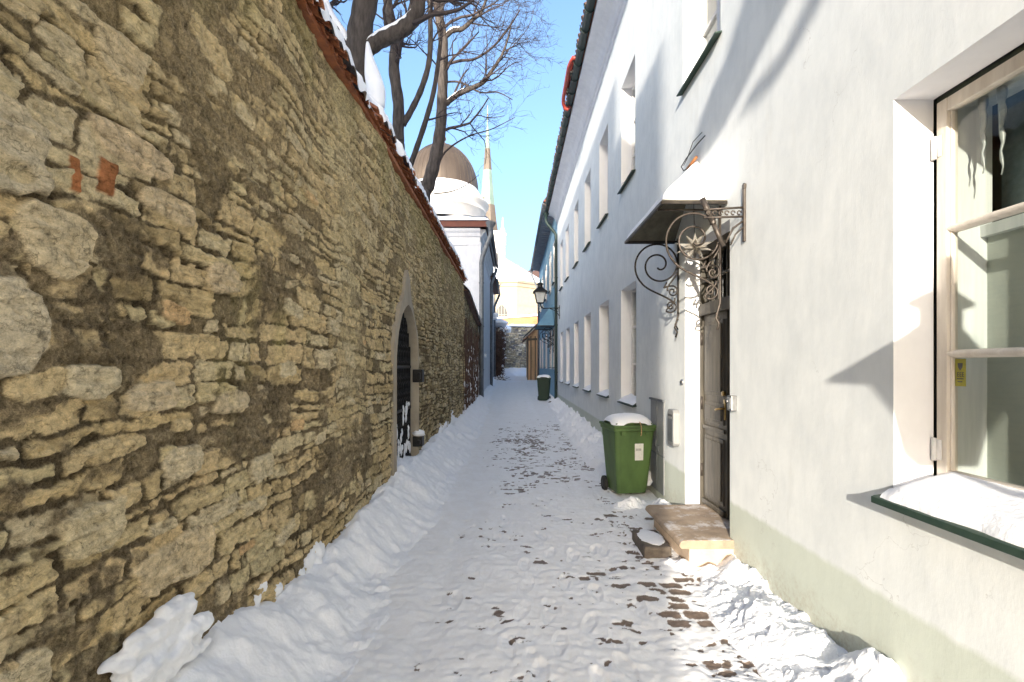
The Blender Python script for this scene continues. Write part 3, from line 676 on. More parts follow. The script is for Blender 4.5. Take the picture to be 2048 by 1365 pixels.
# ------------------------------------------------------------------ the white house
def facade(mb, x, y0, y1, z0, z1, holes, depth, mi_wall=0, mi_rev=1):
    """holes (ya,yb,za,zb); face at x looking toward -X, reveals go to +X"""
    Ys = sorted({y0, y1, *[h_[0] for h_ in holes], *[h_[1] for h_ in holes]}); Zs_ = sorted({z0, z1, *[h_[2] for h_ in holes], *[h_[3] for h_ in holes]})
    for i in range(len(Ys) - 1):
        for j in range(len(Zs_) - 1):
            yc = (Ys[i] + Ys[i + 1]) / 2; zc = (Zs_[j] + Zs_[j + 1]) / 2
            if any(h_[0] < yc < h_[1] and h_[2] < zc < h_[3] for h_ in holes): continue
            mb.quad((x, Ys[i], Zs_[j]), (x, Ys[i + 1], Zs_[j]), (x, Ys[i + 1], Zs_[j + 1]), (x, Ys[i], Zs_[j + 1]), mi_wall)
    for (a, b2, c, d2) in holes:
        X2 = x + depth
        mb.quad((x, a, c), (X2, a, c), (X2, a, d2), (x, a, d2), mi_rev); mb.quad((x, b2, c), (X2, b2, c), (X2, b2, d2), (x, b2, d2), mi_rev)
        mb.quad((x, a, d2), (X2, a, d2), (X2, b2, d2), (x, b2, d2), mi_rev); mb.quad((x, a, c), (X2, a, c), (X2, b2, c), (x, b2, c), mi_rev)

HY0, HY1 = -17.0, 21.45
ZS0, ZT0, ZS1, ZT1 = 1.12, 3.08, 4.80, 6.62
low_c = [8.25, 10.45, 12.75, 15.0, 17.3, 19.5]; up_c = [5.08, 8.28, 10.5, 12.75, 15.05, 17.5, 19.6]
WW = .54
holes = [(.55, 2.497, ZS0, ZT0)] + [(c - WW, c + WW, ZS0 + .02, ZT0) for c in low_c] + [(c - .50, c + .50, ZS1, ZT1) for c in up_c] + [(2.0, 3.0, ZS1, ZT1), (-1.0, 0.0, ZS1, ZT1), (-2.9, -1.8, ZS0, ZT0)]
DY0, DY1 = 4.38, 5.52
holes.append((DY0, DY1, .10, 3.04))
house = thing('white_house', 'long two storey white plastered house with mint green foot along the lane', 'house', (XW, 7, 0))
m = MB(); facade(m, XW, HY0, HY1, -.3, 8.05, holes, .20)
m.quad((XW, HY0, -.3), (XW + 8, HY0, -.3), (XW + 8, HY0, 8.05), (XW, HY0, 8.05)); m.quad((XW, HY1, -.3), (XW + 8, HY1, -.3), (XW + 8, HY1, 8.6), (XW, HY1, 8.6))
m.build('wall', ['white_plaster', 'reveal_plaster'], house)
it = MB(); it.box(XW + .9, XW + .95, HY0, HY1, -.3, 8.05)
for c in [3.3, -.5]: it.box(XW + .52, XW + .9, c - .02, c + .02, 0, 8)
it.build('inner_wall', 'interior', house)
# cornice: cove profile
prof = [(0, 7.83), (-.03, 7.85), (-.03, 7.93), (-.07, 7.95), (-.09, 8.02), (-.15, 8.11), (-.25, 8.18), (-.36, 8.21), (-.40, 8.22), (-.40, 8.30), (.1, 8.30), (.1, 7.83)]
cn = MB(); cn.prism([(XW + a, HY0, z) for a, z in prof], (0, HY1 - HY0, 0)); cn.build('cornice', 'pale_house_plaster', house)
rf = MB(); rf.prism([(XW - .47, HY0, 8.31), (XW - .47, HY0, 8.36), (XW + 4.5, HY0, 12.2), (XW + 9.2, HY0, 8.36), (XW + 9.2, HY0, 8.31)], (0, HY1 - HY0 - .02, 0)); rf.build('roof', 'roof_tiles', house)
# snowy tile lips showing over the gutter
rnd = random.Random(3); gl_ = MB(); y = HY0
while y < HY1 - .2:
    gl_.tube([(XW - .55 - rnd.random() * .03, y, 8.36), (XW - .25, y, 8.56)], [.06, .055], 7); y += .17
gl_.build('eave_tiles', 'dark_tile', house)
def gutter(mb, x, y0, y1, z, r=.075):
    o = len(mb.v); n = 10
    for y_ in (y0, y1):
        for k in range(n + 1):
            a = math.pi + math.pi * k / n; mb.v.append((x + r * math.cos(a), y_, z + r * math.sin(a)))
        for k in range(n + 1):
            a = 2 * math.pi - math.pi * k / n; mb.v.append((x + (r - .012) * math.cos(a), y_, z + (r - .012) * math.sin(a)))
    m_ = 2 * n + 2
    for k in range(m_): mb.f.append((o + k, o + (k + 1) % m_, o + m_ + (k + 1) % m_, o + m_ + k)); mb.mi.append(0)
    mb.f.append(tuple(o + k for k in range(n + 1))); mb.f.append(tuple(o + m_ + k for k in range(n + 1))); mb.mi += [0, 0]
gu = MB(); gutter(gu, XW - .50, HY0, HY1, 8.30)
y = HY0 + .3
while y < HY1:
    gu.tube([(XW - .50 + .085 * math.cos(a), y, 8.30 + .085 * math.sin(a)) for a in np.linspace(math.pi, 2 * math.pi, 9)], .010, 5)
    gu.tube([(XW - .585, y, 8.30), (XW - .60, y, 8.37)], .012, 5); y += .55
gu.build('gutter', 'green_metal', house, True)
dp = MB(); yd = 21.2
dp.lathe([(.05, -.12), (.07, -.02), (.13, .08), (.14, .12)], (XW - .50, yd, 8.12), 12)
dp.tube([(XW - .50, yd, 8.1), (XW - .50, yd, 7.9), (XW - .44, yd, 7.78), (XW - .16, yd, 7.45), (XW - .08, yd, 7.32), (XW - .08, yd, 7.0), (XW - .08, yd, .5), (XW - .10, yd, .35), (XW - .2, yd, .26)], .062, 10)
for z in (1.5, 3.5, 5.5): dp.lathe([(.07, -.02), (.07, .02)], (XW - .08, yd, z), 10); dp.box(XW - .03, XW, yd - .02, yd + .02, z - .015, z + .015)
dp.build('downpipe', 'green_metal', house, True)
# windows
def window(parent, x, ya, yb, za, zb, bars=2, frame='white_paint', sill='sill_green', snow=True, detail=False, mid=True, curtain='curtain'):
    X2 = x + .2; fm = MB(); e = .055
    fm.box(X2 - .02, X2 + .05, ya, ya + e, za, zb); fm.box(X2 - .02, X2 + .05, yb - e, yb, za, zb)
    fm.box(X2 - .018, X2 + .048, ya + e, yb - e, zb - e, zb); fm.box(X2 - .018, X2 + .048, ya + e, yb - e, za, za + e)
    if mid: fm.box(X2 - .016, X2 + .046, (ya + yb) / 2 - .04, (ya + yb) / 2 + .04, za + e, zb - e)
    for k in range(bars):
        z = za + (zb - za) * (k + 1) / (bars + 1); fm.box(X2 - .005, X2 + .035, ya + e, yb - e, z - .018, z + .018)
    w_ = fm.build('window', frame, parent, bevel=.004)
    p = MB(); p.quad((X2 + .02, ya + e, za + e), (X2 + .02, yb - e, za + e), (X2 + .02, yb - e, zb - e), (X2 + .02, ya + e, zb - e)); p.build('pane', 'window_glass', w_)
    c = MB(); nn = 24
    for k in range(nn):
        y_ = ya + (yb - ya) * k / nn; y2 = ya + (yb - ya) * (k + 1) / nn; xa = X2 + .16 + .015 * math.sin(k * 1.9); xb_ = X2 + .16 + .015 * math.sin((k + 1) * 1.9)
        c.quad((xa, y_, za), (xb_, y2, za), (xb_, y2, zb), (xa, y_, zb))
    for (y_, s_) in ((ya, 1), (yb, -1)): c.quad((X2 + .05, y_, za), (X2 + .3, y_, za), (X2 + .3, y_, zb), (X2 + .05, y_, zb))
    c.build('curtain', curtain, w_)
    s = MB(); s.prism([(x - .065, ya - .035, za - .024), (x - .065, ya - .035, za - .010), (X2 - .02, ya - .035, za + .045), (X2 - .02, ya - .035, za + .03)], (0, yb - ya + .07, 0))
    s.build('sill', sill, w_)
    if snow:
        Ya, Ua = np.meshgrid(np.linspace(ya + .005, yb - .005, 24), np.linspace(0, 1, 12), indexing='ij')
        Xa = x - .055 + (.225) * Ua; Za = za - .005 + .055 * Ua + (.075 + .03 * fbm(Ya * 4, Xa * 6, int(ya * 10), 3)) * np.minimum(1, np.sin(np.clip(Ua * 1.5 + .05, 0, 1.57)) ** .6) * sstep(-.01, .10, np.minimum(Ya - ya, yb - Ya) + .06)
        gridmesh('snow', np.stack([Xa, Ya, Za], -1), 'snow', None, w_)
    return w_
for c in low_c: window(house, XW, c - WW, c + WW, ZS0 + .02, ZT0)
for c in up_c: window(house, XW, c - .50, c + .50, ZS1, ZT1, snow=False)
window(house, XW, 2.0, 3.0, ZS1, ZT1, snow=False); window(house, XW, -1.0, 0.0, ZS1, ZT1, snow=False); window(house, XW, -2.9, -1.8, ZS0, ZT0)
# the big window close to the camera
ya, yb, za, zb = .55, 2.497, ZS0, ZT0; X2 = XW + .2
fx = MB()
fx.box(X2 + .012, X2 + .09, yb - .022, yb, za, zb); fx.box(X2 + .012, X2 + .09, ya, ya + .022, za, zb); fx.box(X2 + .013, X2 + .09, ya, yb, zb - .03, zb); fx.box(X2 + .013, X2 + .09, ya, yb, za, za + .02)
bw = fx.build('window', 'dark_gap', house)
cs_ = MB(); s0, s1 = ya + .022, yb - .022; zb2 = zb - .03; e = .058
ym = 1.42
for (a, b2) in ((ym + .003, s1), (s0, ym - .003)):
    cs_.box(X2 - .004, X2 + .05, b2 - e, b2, za + .07, zb2); cs_.box(X2 - .004, X2 + .05, a, a + e, za + .07, zb2)
    cs_.box(X2 - .002, X2 + .05, a + e, b2 - e, zb2 - .065, zb2); cs_.box(X2 - .002, X2 + .05, a + e, b2 - e, za + .07, za + .125)
    for z in (1.81, 2.415):
        cs_.prism([(X2 + .002, a + e, z - .012), (X2 - .004, a + e, z - .004), (X2 - .004, a + e, z + .004), (X2 + .002, a + e, z + .012), (X2 + .04, a + e, z + .022), (X2 + .04, a + e, z - .022)], (0, b2 - a - 2 * e, 0))
    for q in (a + e, b2 - e):   # inner bead
        cs_.box(X2 + .012, X2 + .045, q - .008, q + .008, za + .12, zb2 - .06)
cs_.build('casement', 'cream_paint', bw, bevel=.005)
hg = MB()
for z in (2.83, 1.34):
    hg = MB(); hg.tube([(X2 - .012, yb - .018, z - .055), (X2 - .012, yb - .018, z + .055)], .012, 10); hg.box(X2 - .010, X2 - .005, yb - .055, yb - .018, z - .05, z + .05); hg.build('hinge', 'white_paint', bw, True)
p = MB(); p.quad((X2 + .030, s0 + e, za + .1), (X2 + .030, s1 - e, za + .1), (X2 + .030, s1 - e, zb2 - .05), (X2 + .030, s0 + e, zb2 - .05)); p.build('pane', 'window_glass', bw)
ij = MB()   # painted lining between outer and inner casement
ij.box(X2 + .09, X2 + .26, yb - .035, yb, za, zb); ij.box(X2 + .09, X2 + .26, ya, ya + .035, za, zb); ij.box(X2 + .09, X2 + .26, ya + .035, yb - .035, zb - .05, zb); ij.box(X2 + .09, X2 + .26, ya + .035, yb - .035, za, za + .04)
ij.build('lining', 'curtain', bw)
il = MB(); il.quad((X2 + .235, ya, za), (X2 + .235, yb, za), (X2 + .235, yb, 2.42), (X2 + .235, ya, 2.42)); il.build('blind', 'blind', bw)
il = MB(); il.quad((X2 + .34, ya, 2.40), (X2 + .34, yb, 2.40), (X2 + .34, yb, zb), (X2 + .34, ya, zb)); il.build('upper_curtain', 'dim_curtain', bw)
il = MB(); il.box(X2 + .20, X2 + .255, yb - .42, yb - .36, 2.42, zb); il.box(X2 + .20, X2 + .255, ya, yb, 2.385, 2.44); il.quad((X2 + .262, ya, 2.4), (X2 + .262, yb - .40, 2.4), (X2 + .262, yb - .40, zb), (X2 + .262, ya, zb))
il.build('inner_casement', 'curtain', bw)
ic = MB()  # solid icicle shapes standing in for a reflection in the upper pane
for (y_, L) in ((2.36, .36), (2.27, .40)):
    pts = [(X2 + .12 + .003 * math.sin(k * 2.1), y_ + .003 * math.sin(k * 1.7), 3.02 - L * k / 11) for k in range(12)]
    ic.tube(pts, [max(.003, .019 - .0016 * k + .003 * math.sin(k * 2.3)) for k in range(12)], 7)
ic.build('icicle_reflection', 'ice', bw, True)
st_ = MB(); sy0, sy1 = s1 - e - .068, s1 - e - .012; xs_ = X2 + .028
st_.box(xs_ - .001, xs_, sy0, sy1, 1.655, 1.785); stk = st_.build('sticker', 'sticker_yellow', bw)
sh = MB(); yc = (sy0 + sy1) / 2
sh.prism([(xs_ - .003, yc - .013, 1.765), (xs_ - .003, yc + .013, 1.765), (xs_ - .003, yc + .011, 1.745), (xs_ - .003, yc, 1.730), (xs_ - .003, yc - .011, 1.745)], (.0015, 0, 0))
for k in range(3):   # three block letters, then two small lines
    q = yc + .016 - k * .013
    sh.box(xs_ - .003, xs_ - .0015, q - .003, q - .001, 1.70, 1.722); 
    for z in (1.70, 1.7095, 1.719): sh.box(xs_ - .003, xs_ - .0015, q - .0095, q - .003, z, z + .003)
sh.box(xs_ - .003, xs_ - .0015, yc - .017, yc + .017, 1.688, 1.693); sh.box(xs_ - .003, xs_ - .0015, yc - .011, yc + .013, 1.674, 1.679)
sh.build('printed_shield', 'ink', bw)
sl = MB(); sl.prism([(XW - .085, ya - .05, za - .060), (XW - .085, ya - .05, za - .028), (XW - .07, ya - .05, za - .022), (X2 + .01, ya - .05, za + .02), (X2 + .01, ya - .05, za - .02), (XW - .06, ya - .05, za - .060)], (0, yb - ya + .09, 0)); sl.build('sill', 'sill_green', bw, bevel=.003)
Ya, Ua = np.meshgrid(np.linspace(ya, yb - .004, 80), np.linspace(0, 1, 36), indexing='ij')
Xa = XW - .07 + .27 * Ua + .012 * fbm(Ya * 5, Ya * 0, 601, 3) * (1 - Ua)
Za = za - .024 + .04 * Ua + (.075 + .035 * Ua + .012 * fbm(Ya * 3, Xa * 5, 603, 3)) * np.clip(Ua * 6, 0, 1) ** .55 * (.45 + .55 * sstep(0, .12, yb - Ya)) + .002 * fbm(Ya * 50, Xa * 50, 605, 2)
gridmesh('snow', np.stack([Xa, Ya, Za], -1), 'snow', None, bw)
# the door
dl = MB(); X2 = XW + .19; ym = 4.88
def leaf(mb, a, b2, x, z0, z1):
    mb.box(x, x + .05, a, b2, z0, z1)
    for (p0, p1) in ((.36, 1.02), (1.16, 1.38), (1.45, 2.22)):
        mb.box(x - .012, x + .01, a + .06, b2 - .06, p0, p1)
        mb.box(x - .026, x, a + .095, b2 - .095, p0 + .04, p1 - .04)
    mb.box(x - .03, x, a + .03, b2 - .03, .27, .32); mb.box(x - .022, x, a + .03, b2 - .03, 1.08, 1.12)
leaf(dl, ym, DY1 - .03, X2, .24, 2.30); door = dl.build('door', 'door_paint', house, bevel=.006)
d2 = MB(); leaf(d2, DY0 + .03, ym - .004, X2 + .03, .24, 2.30); d2.build('fixed_leaf', 'door_dark', door, bevel=.006)  # shadow on this leaf is put into its darker colour
df = MB(); df.box(X2 - .03, X2 + .1, DY1 - .035, DY1, .1, 3.04); df.box(X2 - .03, X2 + .1, DY0, DY0 + .035, .1, 3.04); df.box(X2 - .05, X2 + .1, DY0 + .035, DY1 - .035, 2.30, 2.42); df.box(X2 - .03, X2 + .1, DY0 + .035, DY1 - .035, 2.96, 3.04); df.box(X2 - .03, X2 + .1, DY0, DY1, .1, .24)
df.box(X2 - .02, X2 + .02, DY0 + .035, DY1 - .035, 2.66, 2.69)
for k in range(1, 5): y_ = DY0 + .05 + k * (DY1 - DY0 - .1) / 5; df.box(X2 - .02, X2 + .02, y_ - .014, y_ + .014, 2.42, 2.96)
df.build('door_frame', 'door_paint', door, bevel=.005)
tp = MB(); tp.quad((X2 + .03, DY0, 2.40), (X2 + .03, DY1, 2.40), (X2 + .03, DY1, 3.0), (X2 + .03, DY0, 3.0)); tp.build('transom_pane', 'window_glass', door)
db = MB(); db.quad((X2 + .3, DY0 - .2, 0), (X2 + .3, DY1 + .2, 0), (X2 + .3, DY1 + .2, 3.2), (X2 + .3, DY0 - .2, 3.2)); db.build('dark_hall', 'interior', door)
hd = MB(); hd.tube([(X2, ym + .045, 1.33), (X2 - .05, ym + .045, 1.33), (X2 - .055, ym + .13, 1.32), (X2 - .05, ym + .16, 1.31)], .010, 8); hd.box(X2 - .008, X2, ym + .025, ym + .065, 1.22, 1.42); hd.tube([(X2, ym + .045, 1.48), (X2 - .03, ym + .045, 1.48)], .022, 10)
hd.build('handle', 'brass', door, True)
hn = MB()
for z in (.62, 1.35, 2.05): hn = MB(); hn.tube([(X2 - .02, DY1 - .035, z - .07), (X2 - .02, DY1 - .035, z + .07)], .014, 8); hn.build('hinge', 'weathered_iron', door, True)

# doorstep slab on its plinth and the stray lower step
stp = thing('doorstep', 'worn brown stone doorstep with a moulded lip below the panelled door', 'step', (1.68, 4.85, 0))
a = MB(); a.prism([(1.45, 4.30, .175), (1.43, 4.30, .20), (1.44, 4.30, .235), (1.47, 4.30, .25), (2.12, 4.30, .255), (2.12, 4.30, .175)], (0, 1.12, 0)); a.build('slab', 'slab_stone', stp, bevel=.008)
a = MB(); a.box(1.52, 2.1, 4.31, 5.40, -.1, .176); a.build('plinth', 'step_stone', stp, bevel=.006)
rb = MB(); rb.box(1.19, 1.44, 4.52, 5.02, -.05, .115); o = rb.build('low_step', 'dark_stone', None, bevel=.02)
tag(o, 'low dark stone kerb block with snow on top in front of the doorstep', 'step')
a = MB(); clump(a, (1.315, 4.78, .116), .115, .22, .014, 3, 30, 16); tag(a.build('snow_patch', 'rough_snow', None, True), None, None, None, 'stuff')
def stepheap(X, Y):
    f = 0 * X
    for (cx, cy, rx, ry, a_) in ((1.75, 4.20, .20, .10, .10), (1.48, 4.34, .12, .10, .07), (1.36, 4.46, .10, .08, .05), (1.56, 6.28, .26, .20, .09), (1.80, 5.95, .12, .28, .15), (1.84, 5.60, .07, .18, .12), (1.35, 6.15, .20, .16, .05), (1.22, 5.10, .10, .12, .04)):
        f = f + a_ * np.exp(-(((X - cx) / rx) ** 2 + ((Y - cy) / ry) ** 2))
    return f * (1 + .9 * fbm(X * 6, Y * 6, 271, 4)) + .010 * fbm(X * 22, Y * 22, 273, 3) - .018
bank('snow_bank', 'crumbly trampled snow heaped round the doorstep and the green bin', 1.0, 1.95, 4.0, 6.75, 110, 260, stepheap, 'rough_snow', False)

# ------------------------------------------------------------------ hipped door hood on scroll brackets
def spiral_pts(cx, cz, r1, turns, a_end, r0=.03, n=70, cw=1):
    return [(cx + (r0 + (r1 - r0) * (t / n) ** 1.15) * math.cos(a_end - cw * (1 - t / n) * turns * 2 * math.pi), cz + (r0 + (r1 - r0) * (t / n) ** 1.15) * math.sin(a_end - cw * (1 - t / n) * turns * 2 * math.pi)) for t in range(n + 1)]
def bez(p0, p1, p2, p3, n=14):
    return [tuple((1 - t) ** 3 * a_ + 3 * (1 - t) ** 2 * t * b_ + 3 * (1 - t) * t * t * c_ + t ** 3 * d_ for a_, b_, c_, d_ in zip(p0, p1, p2, p3)) for t in [i / n for i in range(n + 1)]]
def scroll_bracket(t, X_w, y, ze, mat, r=.0105, sc=1.0):
    """large spiral below the eave, S tail to a vertical bar on the wall"""
    mb = MB(); f = lambda u, v: (X_w - u * sc, y, ze + v * sc)
    sp = []
    for k in range(81):
        q = k / 80; th = R(-48) + q * 1.95 * 2 * math.pi; rad = .255 * (1 - q) ** .85 + .028
        sp.append((.235 + rad * math.cos(th), -.285 + rad * math.sin(th)))
    mb.tube([f(*q) for q in sp], r, 7)
    mb.tube([f(*q) for q in bez(sp[0], (sp[0][0] - .09, sp[0][1] - .10), (.16, -.62), (.05, -.72), 16)], r, 7)
    mb.tube([f(*q) for q in bez((.02, -.36), (.05, -.46), (.16, -.52), (.13, -.58), 10)], r * .9, 6)
    cu = [(.095 + (.012 + .062 * (k / 26)) * math.cos(-R(60) - (1 - k / 26) * 9), -.755 + (.012 + .062 * (k / 26)) * math.sin(-R(60) - (1 - k / 26) * 9)) for k in range(27)]
    mb.tube([f(*q) for q in cu], r * .9, 6); mb.tube([f(*q) for q in bez(cu[-1], (.20, -.80), (.02, -.72), (.05, -.66), 8)], r * .9, 6)
    cu = [(.075 + (.010 + .055 * (k / 26)) * math.cos(R(80) + (1 - k / 26) * 9), -.585 + (.010 + .055 * (k / 26)) * math.sin(R(80) + (1 - k / 26) * 9)) for k in range(27)]
    mb.tube([f(*q) for q in cu], r * .9, 6); mb.tube([f(*q) for q in bez(cu[-1], (.18, -.52), (.20, -.60), (.14, -.48), 8)], r * .9, 6)
    mb.tube([f(.012, .02), f(.012, -.86), f(.03, -.93), f(.05, -1.0), f(.02, -1.05), f(.04, -1.11)], r * 1.05, 7)
    mb.tube([f(.012, -.90), f(.045, -.96), f(.012, -1.02)], r * .8, 6)
    mb.tube([f(0, -.015), f(.58, -.015)], r, 7)
    return mb.build('bracket', mat, t, True)
def hood(name, label, cat, X_w, ya, yb, out_, ze, za_, sheet, under, iron, snow, group=None):
    t = thing(name, label, cat, (X_w, (ya + yb) / 2, ze), group); ym = (ya + yb) / 2; Xo = X_w - out_
    A = [(X_w - .005, ya, ze), (Xo, ya, ze), (Xo, yb, ze), (X_w - .005, yb, ze)]; ap = (X_w - .005, ym, za_)
    s = MB(); lift = .022
    for i in range(3): s.tri(A[i], A[i + 1], ap)
    for i in range(3): s.tri(*[(q[0], q[1], q[2] + lift) for q in (A[i], A[i + 1], ap)])
    for i in range(3): a_, b_ = A[i], A[i + 1]; s.quad(a_, b_, (b_[0], b_[1], b_[2] + lift), (a_[0], a_[1], a_[2] + lift))
    s.build('roof', under, t)
    r_ = MB()
    for i in range(3): r_.tube([A[i], A[i + 1]], .017, 4)
    for q in A[1:3]: r_.tube([q, ap], .014, 4)
    r_.build('rim', iron, t)
    if snow:
        n = 34; mb = MB()
        for i in range(3):
            a_, b_ = Vector(A[i]), Vector(A[i + 1]); c_ = Vector(ap); o_ = len(mb.v); rows = []
            for p_ in range(n + 1):
                row = []
                for q_ in range(n + 1 - p_):
                    u, v = p_ / n, q_ / n; pt = a_ * (1 - u - v) + b_ * v + c_ * u
                    ed = min(u * 9, 1) ** .5 if True else 1
                    z = .024 + .045 * ed + .012 * float(fbm(np.array(pt.y * 4), np.array(pt.x * 4 + pt.z), 700, 3)) * ed
                    row.append(len(mb.v)); k_ = .985 if u == 0 else 1
                    mb.v.append((X_w + (pt.x - X_w) * k_, ym + (pt.y - ym) * k_, pt.z + z))
                rows.append(row)
            for p_ in range(n):
                for q_ in range(n - p_):
                    mb.f.append((rows[p_][q_], rows[p_][q_ + 1], rows[p_ + 1][q_])); mb.mi.append(0)
                    if q_ < n - p_ - 1: mb.f.append((rows[p_][q_ + 1], rows[p_ + 1][q_ + 1], rows[p_ + 1][q_])); mb.mi.append(0)
        mb.build('snow', 'snow', t, True)
    return t
hd_ = hood('door_canopy', 'hipped metal door canopy under smooth snow on wrought iron scroll brackets', 'canopy', XW, 4.43, 5.87, .58, 3.20, 3.80, 'sheet_underside', 'sheet_underside', 'wrought_iron', True)
scroll_bracket(hd_, XW, 5.72, 3.19, 'wrought_iron'); scroll_bracket(hd_, XW, 4.56, 3.19, 'weathered_iron')
# star lamp hanging in the doorway
sr = MB(); c0 = Vector((1.80, 4.95, 2.93))
ico = bmesh.new(); bmesh.ops.create_icosphere(ico, subdivisions=1, radius=1)
for f_ in ico.faces:
    n_ = f_.normal; vs = [c0 + v_.co * .055 for v_ in f_.verts]; tip = c0 + n_ * (.19 if abs(n_.z) < .6 else .15)
    for k in range(3): sr.tri(vs[k], vs[(k + 1) % 3], tip)
ico.free()
star = thing('star_lamp', 'many pointed metal star hanging under the door canopy', 'lamp', tuple(c0)); sr.build('star', 'star_metal', star)
cd = MB(); cd.tube([c0 + Vector((0, 0, .05)), c0 + Vector((0, .05, .62))], .004, 5); cd.build('cord', 'wire_black', star)
# flag pole holder on the wall
fh = thing('flag_holder', 'iron flag pole holder with a slanted tube on a scrolled wall bracket', 'bracket', (XW, 4.09, 3.0))
a = MB(); a.box(XW - .018, XW, 4.075, 4.105, 2.77, 3.20); a.prism([(XW - .018, 4.07, 3.20), (XW - .018, 4.11, 3.20), (XW - .018, 4.115, 3.235), (XW - .018, 4.09, 3.25), (XW - .018, 4.065, 3.235)], (.018, 0, 0)); a.build('wall_plate', 'weathered_iron', fh, bevel=.003)
a = MB(); a.tube([(XW, 4.09, 3.05), (1.56, 4.09, 3.03)], .009, 6); a.tube([(XW, 4.09, 2.975), (1.56, 4.09, 2.965)], .009, 6); a.tube([(XW, 4.09, 2.95), (1.80, 4.09, 2.88), (1.74, 4.09, 2.76)], .009, 6); a.tube([(XW, 4.09, 2.90), (1.82, 4.09, 2.83), (1.78, 4.09, 2.74)], .007, 6)
for k in range(6):
    cx = 1.60 + k * .05; a.tube([(cx + .016 * math.cos(q), 4.09, 3.005 + .016 * math.sin(q)) for q in np.linspace(0, 5.2, 9)], .006, 5)
a.build('arm', 'weathered_iron', fh, True)
a = MB(); a.tube([(1.555, 4.11, 3.13), (1.645, 4.11, 2.93)], .024, 12); a.tube([(1.645, 4.11, 2.93), (1.73, 4.11, 2.735)], .020, 12); a.lathe([(.026, -.012), (.026, .012)], (1.645, 4.11, 2.93), 12); a.build('tube', 'weathered_iron', fh, True)
# small fixtures on the wall
cb = thing('meter_cabinet', 'flush grey metal meter cabinet in the wall behind the green bin', 'cabinet', (XW, 6.55, .75))
a = MB(); a.box(XW - .012, XW + .02, 6.27, 6.86, .12, 1.30); a.build('doors', 'cabinet_grey', cb, bevel=.004)
a = MB(); a.box(XW - .03, XW, 6.25, 6.88, 1.30, 1.325); a.box(XW - .018, XW, 6.555, 6.575, .12, 1.30, 0); a.box(XW - .02, XW, 6.27, 6.86, .60, .615); a.box(XW - .022, XW - .01, 6.60, 6.64, .70, .78); a.box(XW - .022, XW - .01, 6.47, 6.50, .64, .72); a.build('trim', 'grey_zinc', cb)
mbx = thing('mail_box', 'rounded steel letter box beside the door jamb', 'letter box', (XW, 5.80, 1.05))
a = MB()
pl = [(5.69, .86), (5.72, .83), (5.89, .83), (5.92, .86), (5.92, 1.21), (5.89, 1.25), (5.72, 1.25), (5.69, 1.21)]
a.prism([(XW - .075, y_, z_) for y_, z_ in pl], (.075, 0, 0)); a.build('case', 'cabinet_grey', mbx, bevel=.01)
a = MB(); a.box(XW - .079, XW - .074, 5.72, 5.89, .88, 1.14); a.build('front_panel', 'grey_zinc', mbx, bevel=.003); a = MB(); a.box(XW - .08, XW - .074, 5.735, 5.875, 1.17, 1.195); a.build('slot', 'ink', mbx)
kb = thing('key_box', 'small grey steel key safe on the wall near the door', 'key box', (XW, 4.28, 1.44))
a = MB(); a.box(XW - .05, XW, 4.235, 4.325, 1.37, 1.50); a.build('case', 'steel', kb, bevel=.006); a = MB(); a.box(XW - .056, XW - .05, 4.25, 4.31, 1.385, 1.485); a.build('lid', 'cabinet_grey', kb, bevel=.002); a = MB(); a.tube([(XW - .07, 4.29, 1.45), (XW - .055, 4.29, 1.45)], .012, 10); a.build('lock', 'steel', kb, True)
a = MB(); a.lathe([(0, .02), (.022, .018), (.034, .006), (.036, 0)], (0, 0, 0), 16)
bl = a.build('door_bell', 'steel', None, True); bl.rotation_euler = (0, R(-90), 0); bl.location = (XW, 5.62, 1.57); tag(bl, 'round steel bell button above the letter box', 'door bell')
wr = thing('loose_cable', 'loose black cable with an orange sleeve hanging above the door canopy', 'cable', (XW, 5.1, 4))
a = MB(); a.tube([(XW - .01, 4.92, 4.02), (XW - .05, 5.02, 3.98), (XW - .03, 5.22, 4.0), (XW - .04, 5.38, 3.98), (XW - .06, 5.47, 3.93), (XW - .05, 5.42, 3.87), (XW - .04, 5.3, 3.855)], .006, 5); a.tube([(XW - .01, 5.0, 4.09), (XW - .03, 5.2, 4.08), (XW - .02, 5.40, 3.99), (XW - .03, 5.48, 3.95)], .004, 5); a.build('wire', 'wire_black', wr)
a = MB(); a.tube([(XW - .04, 5.33, 3.858), (XW - .05, 5.2, 3.85), (XW - .04, 5.07, 3.87)], .016, 7); a.build('sleeve', 'conduit_orange', wr, True)

